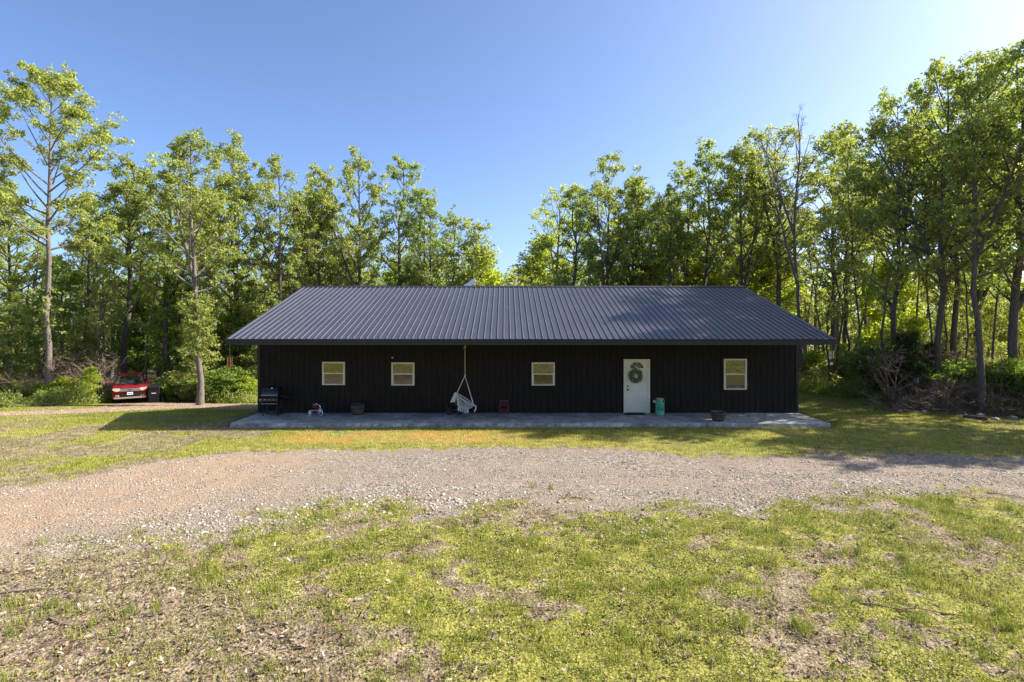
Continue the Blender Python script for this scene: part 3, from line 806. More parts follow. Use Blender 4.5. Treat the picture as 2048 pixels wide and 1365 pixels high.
mb = MB(); mb.tube([(-.30, -.30, .475), (.30, -.30, .475)], .014, 8); mb.tube([(-.29, -.30, .475), (-.29, -.24, .50)], .01, 6); mb.tube([(.29, -.30, .475), (.29, -.24, .50)], .01, 6)
mb.build('towel_bar', M['steel'], g)
mb = MB(); mb.box(.33, .78, -.20, .22, .735, .765); mb.tube([(.33, -.16, .60), (.66, -.16, .735)], .012, 6); mb.build('side_shelf', M['black_plastic'], g, bevel=.008)
mb = MB(); mb.box(-.43, -.33, -.20, .22, .60, .63); mb.box(-.43, -.33, -.2, .22, .55, .56); mb.build('side_shelf', M['steel'], g, bevel=.004)
for sx in (-1, 1):
    for sy in (-1, 1):
        mb = MB(); mb.box(sx*.27-.02, sx*.27+.02, sy*.2-.02, sy*.2+.02, .06 if sx > 0 else .02, .565); mb.build('leg', M['black_plastic'], g)
        if sx < 0:
            mb = MB(); mb.lathe([(.05, 0), (.02, .10)], 4, (-.27, sy*.2, 0)); mb.build('foot', M['black_plastic'], g)
        else:
            mb = MB(); mb.lathe([(.02, -.02), (.075, -.018), (.08, 0), (.075, .018), (.02, .02)], 20, (.27+.035, sy*.2, .08), 'X'); mb.build('wheel', M['rubber'], g, smooth=True)
mb = MB(); mb.box(-.25, .25, -.2, .2, .13, .15); mb.box(-.25, .25, -.185, -.175, .15, .20); mb.build('bottom_shelf', M['black_plastic'], g)

# tricycle
tx, ty, _ = P(652, 831)
t = thing('tricycle', 'small red tricycle with white wheels and chrome handlebar', 'tricycle', (tx-.05, 22.0, 0), rad(-38))
def wheel(par, c, r, wd, axis='Y', tyre='white_rubber', rim='red_toy', name='wheel'):
    mb = MB(); mb.lathe([(r*.80, -wd/2), (r*.97, -wd/2), (r, 0), (r*.97, wd/2), (r*.80, wd/2)], 24, c, axis, cap=False)
    o = mb.build(name, M[tyre], par, smooth=True)
    mb = MB(); mb.lathe([(r*.82, -wd*.32), (r*.5, -wd*.15), (r*.15, -wd*.5), (r*.15, wd*.5), (r*.5, wd*.15), (r*.82, wd*.32)], 24, c, axis)
    mb.build('rim', M[rim], o, smooth=True); return o
# local: +x forward
wheel(t, (.23, 0, .115), .115, .035, rim='hoop'); wheel(t, (-.22, -.19, .085), .085, .035, rim='white_rubber'); wheel(t, (-.22, .19, .085), .085, .035, rim='white_rubber')
mb = MB(); mb.tube([(-.22, 0, .14), (-.1, 0, .20), (.08, 0, .28), (.16, 0, .30)], .022, 10); mb.tube([(-.22, -.2, .085), (-.22, .2, .085)], .012, 8); mb.tube([(-.22, -.1, .10), (-.22, 0, .15), (-.22, .1, .10)], .012, 8)
mb.build('frame', M['red_toy'], t, smooth=True)
mb = MB(); mb.box(-.34, -.12, -.13, .13, .145, .165); mb.build('rear_step', M['white_rubber'], t, bevel=.006)
mb = MB(); mb.lathe([(.10, 0), (.115, .02), (.09, .045), (.02, .05)], 18, (-.06, 0, .27)); mb.prism([(-.17, .27), (-.15, .27), (-.18, .42), (-.20, .41)], -.09, .09); mb.build('seat', M['red_toy'], t, smooth=True)
mb = MB(); mb.tube([(.235, .03, .115), (.215, .03, .24), (.17, 0, .30), (.14, 0, .40)], .011, 8); mb.tube([(.235, -.03, .115), (.215, -.03, .24), (.17, 0, .30)], .011, 8); mb.build('fork', M['chrome'], t, smooth=True)
mb = MB(); mb.tube([(.06, -.19, .43), (.10, -.12, .46), (.13, -.05, .40), (.14, 0, .39), (.13, .05, .40), (.10, .12, .46), (.06, .19, .43)], .010, 8)
hb = mb.build('handlebar', M['chrome'], t, smooth=True)
for s in (-1, 1):
    mb = MB(); mb.tube([(.06, s*.19, .43), (.01, s*.20, .42)], .016, 8); mb.build('grip', M['red_toy'], hb, smooth=True)
mb = MB(); mb.tube([(.12, 0, .22), (.17, 0, .25), (.24, 0, .255), (.31, 0, .22), (.35, 0, .17)], [.006, .012, .014, .012, .006], 8); mb.build('fender', M['chrome'], t, smooth=True)
mb = MB(); mb.lathe([(.005, 0), (.028, .01), (.028, .03), (.02, .05), (.003, .055)], 12, (.165, 0, .335), 'X'); mb.build('bell', M['chrome'], t, smooth=True)
for s in (-1, 1):
    mb = MB(); mb.box(.20, .26, s*.05-.03, s*.05+.03, .105, .12); mb.build('pedal', M['rubber'], t)

# half barrel planters
def planter(loc, label, r=.29, h=.40, tall=True):
    b = thing('barrel_planter', label, 'planter', loc, group='half barrel planters on the porch')
    prof = [(r*.74, 0), (r*.86, h*.3), (r*.96, h*.65), (r, h), (r*.92, h), (r*.90, h-.05), (.001, h-.055)]
    mb = MB(); mb.lathe(prof[:6], 28, cap=True); mb.build('staves', M['barrel'], b)
    for z0, z1 in ((.10, .145), (.62, .70), (.93, 1.0)):
        def rz_(f): return float(np.interp(f, [0, .3, .65, 1], [.74, .86, .96, 1.0]))*r+.005
        mb = MB(); mb.lathe([(rz_(z0), z0*h), (rz_(z1), z1*h), (rz_(z1)-.012, z1*h), (rz_(z0)-.012, z0*h)], 28, cap=False)
        mb.build('hoop', M['hoop'], b, smooth=True)
    mb = MB(); mb.lathe([(.01, h-.04), (r*.5, h-.03), (r*.9, h-.045)], 20, cap=False); mb.build('soil', M['soil'], b)
    return b
px_, py_, _ = P(718.5, 829.5)
planter((-5.72, 22.05, 0), 'dark half barrel planter against the wall between the two left windows', .275, .40)
planter((px_*0+(1437-CX)/F*20.75, 20.75, 0), 'wooden half barrel planter near the slab edge below the right window', .275, .34)

# doormat
mx0, mx1 = (1249-CX)/F*22.25, (1289-CX)/F*22.25
mb = MB(); mb.box(mx0, mx1, 22.0, 22.41, .002, .018); dm = mb.build('doormat', M['mat'], bevel=.005)
tag(dm, 'flat black doormat in front of the white door', 'doormat')

# wreath
wr = thing('wreath', 'round green leafy wreath hanging on the white door', 'wreath', (wx(1270.5), YW-.075, wz(752)))
mb = MB(); mb.tube([(.19*math.cos(a), 0, .19*math.sin(a)) for a in [2*math.pi*i/24 for i in range(24)]], .022, 8, closed=True); mb.build('vine_ring', M['twig'], wr, smooth=True)
rr = np.random.default_rng(3); n = 1100
a = rr.uniform(0, 6.283, n); rad_ = rr.normal(.195, .045, n); yy = -np.abs(rr.normal(.02, .025, n))
c_ = np.stack([rad_*np.cos(a), yy, rad_*np.sin(a)], -1); dirr = np.stack([-np.sin(a)+.8*rr.normal(0, .6, n), rr.normal(-.3, .5, n), np.cos(a)+.8*rr.normal(0, .6, n)], -1); dirr /= np.linalg.norm(dirr, axis=1)[:, None]
sd_ = np.cross(dirr, rr.normal(0, 1, (n, 3))); sd_ /= np.linalg.norm(sd_, axis=1)[:, None]
Ls = rr.uniform(.025, .05, n)[:, None]
Vv = np.stack([c_-dirr*Ls, c_+sd_*Ls*.4, c_+dirr*Ls, c_-sd_*Ls*.4], 1).reshape(-1, 3)
M['wreath'] = leaf_mat('wreath_leaves', (.08, .13, .06), (.22, .28, .16), (.46, .52, .36), trans=.25)
link('foliage', np_mesh('wreath_foliage', Vv, np.arange(4*n).reshape(-1, 4), M['wreath'], rr.random(n)), wr)

# milk can
mc = thing('milk_can', 'turquoise painted milk can with tan lid right of the door', 'milk can', ((1320-CX)/F*22.1, 22.1, 0))
mb = MB(); mb.lathe([(.165, 0), (.172, .012), (.172, .03), (.165, .04), (.165, .40), (.172, .41), (.165, .42), (.16, .44), (.125, .50), (.112, .52), (.112, .57)], 32); mb.build('body', M['teal'], mc, smooth=True)
mb = MB(); mb.lathe([(.115, .57), (.135, .60), (.15, .62), (.14, .64), (.05, .655), (.004, .655)], 28); mb.build('lid', M['raffia'], mc, smooth=True)
for s in (-1, 1):
    mb = MB(); mb.tube([(s*.118, 0, .56), (s*.165, 0, .565), (s*.18, 0, .52), (s*.165, 0, .45), (s*.15, 0, .44)], .011, 8); mb.build('handle', M['teal'], mc, smooth=True)
mb = MB()
for k in range(5):
    aa = k*1.25; mb.tube([(-.20, -.02, .52), (-.23+.05*math.cos(aa), -.03, .52+.05*math.sin(aa)), (-.20+.075*math.cos(aa+.4), -.02, .51+.06*math.sin(aa+.4))], .012, 6)
mb.build('bow', M['cotton'], mc, smooth=True)
mb = MB()
def on_can(a, z, r=.1675): return (r*math.sin(a), -r*math.cos(a), z)
def stroke(p): mb.tube([on_can(a-.12, z) for a, z in p], .0055, 6)
stroke([(-.50, .30), (-.52, .18)]); stroke([(-.50, .30), (-.32, .30)]); stroke([(-.51, .245), (-.36, .245)])
stroke([(-.25, .20), (-.15, .245), (-.05, .22), (.0, .19)]); stroke([(-.25, .20), (-.15, .19), (-.05, .22)])
stroke([(.05, .19), (.10, .24), (.16, .19), (.22, .24), (.28, .19), (.34, .20)])
stroke([(.38, .31), (.36, .19), (.42, .19)]); stroke([(.52, .30), (.47, .19), (.54, .18)]); stroke([(.58, .25), (.62, .2), (.68, .25), (.60, .13), (.52, .12)])
mb.build('lettering', M['teal_letter'], mc, smooth=True)

# child's rocking chair
rc = thing('rocking_chair', 'small dark red wooden child rocking chair against the wall', 'rocking chair', ((1008-CX)/F*22.05, 22.05, 0))
for s in (-1, 1):
    mb = MB(); mb.tube([(s*.15, .12, .03), (s*.15, .14, .25), (s*.14, .17, .57)], .014, 8); mb.build('back_post', M['red_wood'], rc, smooth=True)
    mb = MB(); mb.tube([(s*.17, -.12, .03), (s*.17, -.12, .36)], .013, 8); mb.build('front_leg', M['red_wood'], rc, smooth=True)
    mb = MB(); mb.box(s*.17-.02, s*.17+.02, -.15, .16, .36, .378); mb.build('armrest', M['red_wood'], rc)
    mb = MB(); mb.tube([(s*.16, -.24+.05*i, .045*((i-5)/5)**2+.012) for i in range(11)], .012, 6); mb.build('rocker', M['red_wood'], rc, smooth=True)
mb = MB(); mb.box(-.16, .16, -.14, .14, .20, .218); mb.build('seat', M['red_wood'], rc)
for z0, z1, y_ in ((.49, .54, .163), (.34, .375, .147)):
    mb = MB(); mb.box(-.14, .14, y_-.006, y_+.006, z0, z1); mb.build('back_slat', M['red_wood'], rc)
mb = MB()
for k in (-2, -1, 0, 1, 2): mb.tube([(k*.045, .145, .375), (k*.045, .162, .49)], .005, 6)
mb.build('spindles', M['red_wood'], rc)
mb = MB(); mb.tube([(-.17, -.12, .13), (.17, -.12, .13)], .008, 6); mb.build('stretcher', M['red_wood'], rc)
mb = MB(); mb.tube([(-.15, .125, .13), (.15, .125, .13)], .008, 6); mb.build('stretcher', M['red_wood'], rc)

# hammock chair
HY_ = 21.3
hx, _, hz = at(930, 752, HY_)
hc = thing('hammock_chair', 'white macrame hammock chair hanging from the porch ceiling on a tan rope', 'hammock chair', (hx, HY_, 0))
ztop = zroof(HY_)-.10
mb = MB(); mb.tube([(0, 0, ztop), (0, 0, hz+.02)], .011, 8); mb.tube([(-.045, 0, hz+1.02), (-.02, -.02, hz+1.08), (.02, -.02, hz+1.09), (.06, 0, hz+1.05)], .006, 6)
mb.tube([(0, 0, hz+1.12), (-.05, 0, hz+1.04)], .006, 6); mb.build('rope', M['rope'], hc, smooth=True)
Lr = Vector(((911.5-930)/F*HY_, 0, at(0, 787, HY_)[2])); Rr = Vector(((948-930)/F*HY_, 0, at(0, 811, HY_)[2]))
C0 = (Lr+Rr)/2; U_ = (Rr-Lr)/2; Vd = Vector((0, 1, 0))*.33; Nn = U_.cross(Vd).normalized()
if Nn.z > 0: Nn = -Nn
ringp = [C0+U_*math.cos(a)+Vd*math.sin(a) for a in [2*math.pi*i/32 for i in range(32)]]
mb = MB(); mb.tube(ringp, .014, 8, closed=True); mb.build('seat_hoop', M['cotton'], hc, smooth=True)
bk = Vector((U_.x*-1.0+C0.x, .0, Lr.z+.02))
mb = MB()
top = Vector((0, 0, hz))
for a in (math.pi*.86, math.pi*1.14): mb.tube([top, C0+U_*math.cos(a)+Vd*math.sin(a)], .011, 6)
for a in (-.3, .3): mb.tube([top, C0+U_*math.cos(a)+Vd*math.sin(a)], .009, 6)
mb.tube([top+Vector((.03*math.cos(a), 0, .03*math.sin(a)+.02)) for a in [2*math.pi*i/12 for i in range(12)]], .006, 6, closed=True)
mb.build('hanging_cords', M['cotton'], hc, smooth=True)
# net bowl hangs under the hoop, straight down
down = Vector((-.10, 0, -1))
def bowl(a, t):
    rim = C0+U_*math.cos(a)+Vd*math.sin(a)
    low = C0+Vector((-.06, 0, -.30)); k = math.sin(t*math.pi/2)
    p = rim.lerp(Vector((low.x+U_.x*math.cos(a)*.55, Vd.y*math.sin(a)*.55, low.z+U_.z*math.cos(a)*.15)), t)
    p.z -= .05*math.sin(t*math.pi); return p
mb = MB(); na = 26
for k in range(na):
    for sgn in (1, -1):
        mb.tube([bowl(2*math.pi*(k+sgn*2.2*t_)/na, t_) for t_ in (0, .25, .5, .75, 1)], .0048, 4)
net = mb.build('net_seat', M['cotton'], hc)
mb = MB()
for k in range(14):
    mb.tube([bowl(2*math.pi*k/14, 1), bowl(2*math.pi*(k+1)/14, 1)], .012, 6)
for k in range(7):
    c0 = C0+Vector((-.06, 0, -.33)); mb.tube([c0+Vector((-.2+.055*k, -.16, .015*k-.02)), c0+Vector((-.2+.055*k, .16, .015*k-.02))], .010, 5)
mb.build('seat_weave', M['cotton'], net)
mb = MB(); rf = random.Random(2)
for k in range(18):
    a = 2*math.pi*k/18+.1; p = bowl(a, 1); l_ = rf.uniform(.13, .17)
    mb.tube([p, p+Vector((0, 0, -l_*.75)), p+Vector((0, 0, -l_))], [.010, .014, .020], 6)
mb.build('fringe', M['cotton'], net, smooth=True)
mb = MB()
for k in range(9):
    p = Lr+Vector((rf.uniform(-.06, .02), rf.uniform(-.14, .14), .01)); q = p+Vector((rf.uniform(-.13, -.01), rf.uniform(-.03, .03), -.28))
    mb.tube([Lr+Vector((0, p.y, .01)), p, q, q+Vector((-.02, 0, -.05))], [.012, .022, .022, .030], 6)
mb.build('tassels', M['cotton'], hc, smooth=True)
mb = MB()
for k in range(5):
    p = Rr+Vector((.01, rf.uniform(-.12, .12), 0)); mb.tube([p, p+Vector((.06, 0, -.05)), p+Vector((.05, 0, -.16)), p+Vector((.0, 0, -.23))], [.012, .026, .024, .03], 6)
mb.build('tassels', M['cotton'], hc, smooth=True)

# dark ride-on toy behind the hammock chair
rt = thing('ride_on_toy', 'small black ride on toy half hidden behind the hanging chair', 'ride-on toy', ((907-CX)/F*22.1+.06, 22.1, 0), rad(-15))
for wx_, wy_ in ((-.20, -.15), (-.20, .15), (.22, -.13), (.22, .13)): wheel(rt, (wx_, wy_, .09), .09, .05, tyre='rubber', rim='hoop')
mb = MB(); mb.loft([[(-.30, s*.10, .12), (-.30, s*.1, .26), (-.05, s*.1, .22), (.08, s*.1, .24), (.18, s*.09, .36), (.30, s*.08, .33), (.34, s*.08, .20), (.30, s*.08, .12)] for s in (-1, 1)]); mb.build('body', M['black_plastic'], rt, bevel=.015)
mb = MB(); mb.tube([(.12, 0, .34), (.06, 0, .43)], .012, 8); mb.tube([(.06, -.12, .43), (.06, .12, .43)], .011, 8); mb.build('handlebar', M['steel'], rt)
mb = MB(); mb.box(-.28, -.06, -.09, .09, .26, .29); mb.box(-.30, -.27, -.09, .09, .27, .40); mb.build('seat', M['black_plastic'], rt, bevel=.01)

# wind chimes at both eave corners
def chime(loc, label, tubes, mat, r, spread, sail, drop, group=None):
    c = thing('wind_chime', label, 'wind chime', loc)
    mb = MB(); mb.tube([(0, 0, drop), (0, 0, .03)], .004, 5); mb.build('cord', M['rope'], c)
    mb = MB(); mb.lathe([(spread+.012, 0), (spread+.012, .02)], 18); mb.build('top_disc', M['log'], c)
    n = len(tubes)
    for k, l_ in enumerate(tubes):
        a = 2*math.pi*k/n+.3
        mb = MB(); mb.tube([(spread*math.cos(a), spread*math.sin(a), -.02), (spread*math.cos(a), spread*math.sin(a), -.02-l_)], r, 10); mb.build('tube', M[mat], c, smooth=True)
    mb = MB(); mb.tube([(0, 0, 0), (0, 0, -sail)], .003, 5); mb.lathe([(.03, -.2), (.03, -.185)], 12); mb.build('clapper', M['log'], c)
    mb = MB(); mb.prism([(-.04, -sail-.10), (.04, -sail-.10), (.05, -sail-.02), (0, -sail+.01), (-.05, -sail-.02)], -.004, .004); mb.build('sail', M[mat], c)
    return c
yc = 19.98
lz = at(0, 713, yc)[2]
chime((XL+.10, yc, lz), 'copper coloured wind chime hanging from the left eave corner', [.36, .39, .42, .38, .44], 'copper', .016, .075, .72, 2.80-lz)
rz_ = at(0, 701, yc)[2]
chime((XR-.115, yc, rz_), 'thin silver wind chime hanging from the right eave corner', [.24, .26, .28, .27, .25], 'alu', .010, .07, .42, 2.80-rz_)

# ------------------------------------------------------------------ red car and rubbish bin
cx, cy = (260-CX)/F*35.2, 35.2
car = thing('parked_car', 'red sport utility car parked nose out at the edge of the woods', 'car', (cx, cy, g1(cx, cy)+.01), math.atan2(0-cx, cy)*1.0)
# local frame: front faces -y, length along +y
def rrect(w, b, t, y, r, n=5, bow=0.0):
    pts = []
    for cxs, czs, a0 in ((w-r, b+r, -90), (w-r, t-r, 0), (-w+r, t-r, 90), (-w+r, b+r, 180)):
        for i in range(n):
            a = rad(a0+90*i/(n-1)); xx = cxs+r*math.cos(a); zz = czs+r*math.sin(a)
            pts.append((xx, y+bow*(xx/w)**2, zz))
    return pts
st = [(0.0, .80, .36, .80, .10, .10), (.05, .89, .27, .93, .14, .10), (.25, .945, .24, 1.01, .14, .06), (.7, .96, .24, 1.05, .12, .02), (1.25, .962, .24, 1.10, .10, 0), (2.6, .962, .24, 1.12, .10, 0), (4.1, .955, .26, 1.12, .12, 0), (4.6, .90, .30, 1.10, .16, 0), (4.7, .84, .38, 1.0, .16, 0)]
mb = MB(); mb.loft([rrect(w_, b_, t_, y_, r_, 5, bw) for y_, w_, b_, t_, r_, bw in st]); body = mb.build('body', M['car_red'], car, smooth=True)
def gh(y, w, z, r=.1): return None
# cabin: 4 rings from belt to roof
mb = MB()
rings = []
for z_, yf, yb_, w_ in ((1.06, 1.02, 4.45, .86), (1.30, 1.38, 4.35, .80), (1.56, 1.80, 4.20, .70), (1.66, 2.05, 4.05, .62), (1.69, 2.3, 3.8, .48)):
    p = []
    for i in range(24):
        a = 2*math.pi*i/24; ca_, sa = math.cos(a), math.sin(a)
        ex = 4.5
        rx = abs(ca_)**(2/ex)*math.copysign(1, ca_); ry = abs(sa)**(2/ex)*math.copysign(1, sa)
        p.append((rx*w_, (yf+yb_)/2+ry*(yb_-yf)/2, z_))
    rings.append(p)
mb.loft(rings); cab = mb.build('cabin', M['car_red'], car, smooth=True)
def scr(z, lat, off=.012):
    yf = float(np.interp(z, [1.06, 1.30, 1.56], [1.02, 1.38, 1.80])); return (lat, yf-off+.10*(abs(lat)/.8)**3, z+off)
mb = MB()
rows = [[scr(z, l_*float(np.interp(z, [1.1, 1.54], [.76, .62]))) for l_ in (-1, -.8, -.4, 0, .4, .8, 1)] for z in (1.09, 1.3, 1.54)]
for r0, r1 in zip(rows[:-1], rows[1:]):
    for i in range(6): mb.quad(r0[i], r0[i+1], r1[i+1], r1[i])
mb.build('windshield', M['glass_car'], car, smooth=True)
for s in (-1, 1):
    mb = MB()
    ws = lambda z: float(np.interp(z, [1.06, 1.30, 1.56, 1.66], [.86, .80, .70, .62]))+.012
    for ya, yb_ in ((1.75, 2.55), (2.62, 3.4), (3.47, 4.0)):
        o_ = .25 if ya < 2 else 0
        mb.quad((s*ws(1.12), ya-o_*.6, 1.13), (s*ws(1.12), yb_, 1.13), (s*ws(1.5), yb_, 1.5), (s*ws(1.5), ya+o_, 1.5))
    mb.build('side_window', M['glass_car'], car)
    mb = MB(); mb.box(s*.93 if s > 0 else -1.16, 1.16 if s > 0 else -.93, 1.22, 1.36, 1.08, 1.26); mb.build('mirror', M['car_red'], car, bevel=.03, smooth=True)
    mb = MB(); mb.prism([(s*.50, .80), (s*.50, .93), (s*.86, .955), (s*.92, .90), (s*.84, .80), (s*.66, .74)], -.03, .12); mb.build('headlight', M['lamp_glass'], car, bevel=.01)
    mb = MB(); mb.box(min(s*.56, s*.74), max(s*.56, s*.74), -.02, .1, .41, .52); fl = mb.build('fog_light', M['lamp_glass'], car, bevel=.008)
    mb = MB(); mb.lathe([(.045, -.025), (.045, 0)], 14, (s*.65, .0, .465), 'Y'); mb.build('bulb', M['black_enamel'], fl)
mb = MB()
for k in range(3): mb.box(-.50, .50, -.035, .08, .755+k*.062, .80+k*.062)
gr = mb.build('grille', M['chrome'], car, bevel=.005)
mb = MB(); mb.box(-.52, .52, -.012, .06, .74, .95); mb.build('grille_back', M['black_plastic'], gr)
mb = MB(); mb.lathe([(.001, -.07), (.05, -.068), (.055, -.05), (.055, -.03)], 24, (0, 0, 0), 'Y')
for v_ in mb.bm.verts: v_.co.x *= 2.0; v_.co.z += .84
mb.build('badge', M['blue_badge'], gr, smooth=True)
mb = MB(); mb.tube([(-.07, -.072, .835), (-.05, -.073, .855), (-.03, -.073, .83), (-.01, -.073, .85), (.01, -.073, .83), (.03, -.073, .85), (.05, -.073, .83), (.07, -.072, .85)], .005, 5); mb.build('badge_script', M['chrome'], gr)
mb = MB(); mb.box(-.46, .46, -.03, .08, .50, .60); mb.box(-.5, .5, -.015, .08, .42, .50); mb.build('lower_intake', M['black_plastic'], car, bevel=.01)
mb = MB(); mb.box(-.155, .155, -.055, -.035, .53, .69); pl = mb.build('licence_plate', M['plate'], car, bevel=.004)
mb = MB()
for k in range(6): mb.box(-.115+k*.04, -.09+k*.04, -.058, -.0545, .58, .635)
mb.build('plate_characters', M['blue_badge'], pl)
mb = MB(); mb.prism([(-.80, .30), (.80, .30), (.86, .40), (-.86, .40)], -.02, .15); mb.build('bumper_valance', M['alu'], car, bevel=.01)
for sx in (-1, 1):
    for yy_ in (.95, 3.75):
        wheel(car, (sx*.84, yy_, .36), .36, .24, 'X', 'rubber', 'alu')
mb = MB()
for sx in (-1, 1): mb.tube([(sx*.46, 2.25, 1.70), (sx*.5, 2.4, 1.75), (sx*.5, 3.6, 1.75), (sx*.46, 3.75, 1.70)], .018, 6)
mb.build('roof_rail', M['black_plastic'], car, smooth=True)

bx, by = (310-CX)/F*36.0, 36.0
bn = thing('rubbish_bin', 'black wheeled rubbish bin standing beside the red car', 'rubbish bin', (bx, by, g1(bx, by)), rad(20))
mb = MB(); mb.loft([[(-.26, -.28, .05), (.26, -.28, .05), (.26, .30, .05), (-.26, .30, .05)], [(-.33, -.36, .98), (.33, -.36, .98), (.33, .38, .98), (-.33, .38, .98)]]); mb.build('body', M['black_plastic'], bn, bevel=.03)
mb = MB(); mb.loft([[(-.35, -.40, .98), (.35, -.40, .98), (.35, .42, .98), (-.35, .42, .98)], [(-.33, -.36, 1.04), (.33, -.36, 1.04), (.30, .40, 1.14), (-.30, .40, 1.14)]]); mb.build('lid', M['black_plastic'], bn, bevel=.02)
mb = MB(); mb.tube([(-.25, .46, 1.0), (.25, .46, 1.0)], .02, 8); mb.build('handle', M['black_plastic'], bn)
for s in (-1, 1):
    mb = MB(); mb.lathe([(.1, -.03), (.12, 0), (.1, .03)], 18, (s*.29, .28, .12), 'X'); mb.build('wheel', M['rubber'], bn, smooth=True)
mb = MB(); mb.box(-.12, .12, -.345, -.325, .60, .645); mb.build('label_plate', M['white_plastic'], bn)

# ------------------------------------------------------------------ trees
def tubes_np(polys, n=5):
    Vs, Fs, off = [], [], 0
    ang = np.arange(n)*2*np.pi/n; ca_, sa = np.cos(ang)[None, :, None], np.sin(ang)[None, :, None]
    ar = np.arange(n); ar1 = (ar+1) % n
    for pts, rs in polys:
        m_ = len(pts); d = np.gradient(pts, axis=0); d /= np.linalg.norm(d, axis=1)[:, None]+1e-9
        ref = np.array([1.0, .13, 0]) if abs(d[0, 2]) > .7 else np.array([0, 0, 1.0])
        u = np.cross(d, ref); u /= np.linalg.norm(u, axis=1)[:, None]+1e-9; v = np.cross(d, u)
        V = pts[:, None]+(u[:, None]*ca_+v[:, None]*sa)*np.asarray(rs)[:, None, None]
        Vs.append(V.reshape(-1, 3)); k = off+np.arange(m_-1)[:, None]*n
        Fs.append(np.stack([k+ar, k+ar1, k+n+ar1, k+n+ar], -1).reshape(-1, 4)); off += m_*n
    return np.concatenate(Vs), np.concatenate(Fs)

def leaf_quads(ctr, out, r, L, W, droop=.25, spread=1.0):
    """ctr (n,3), out (n,3) preferred axis"""
    n = len(ctr)
    ax = out*.6+r.normal(0, .6*spread, (n, 3)); ax[:, 2] -= droop; ax /= np.linalg.norm(ax, axis=1)[:, None]
    nr = r.normal(0, .8, (n, 3)); nr[:, 2] += .7
    sd = np.cross(ax, nr); sd /= np.linalg.norm(sd, axis=1)[:, None]+1e-9
    up = np.cross(sd, ax)
    l_ = L*r.uniform(.7, 1.25, n)[:, None]; w_ = W*r.uniform(.7, 1.25, n)[:, None]
    return np.stack([ctr, ctr+ax*l_*.5+sd*w_*.5+up*w_*.15, ctr+ax*l_, ctr+ax*l_*.5-sd*w_*.5+up*w_*.15], 1).reshape(-1, 3)

def dirv(az, el): return np.array([math.cos(az)*math.cos(el), math.sin(az)*math.cos(el), math.sin(el)])

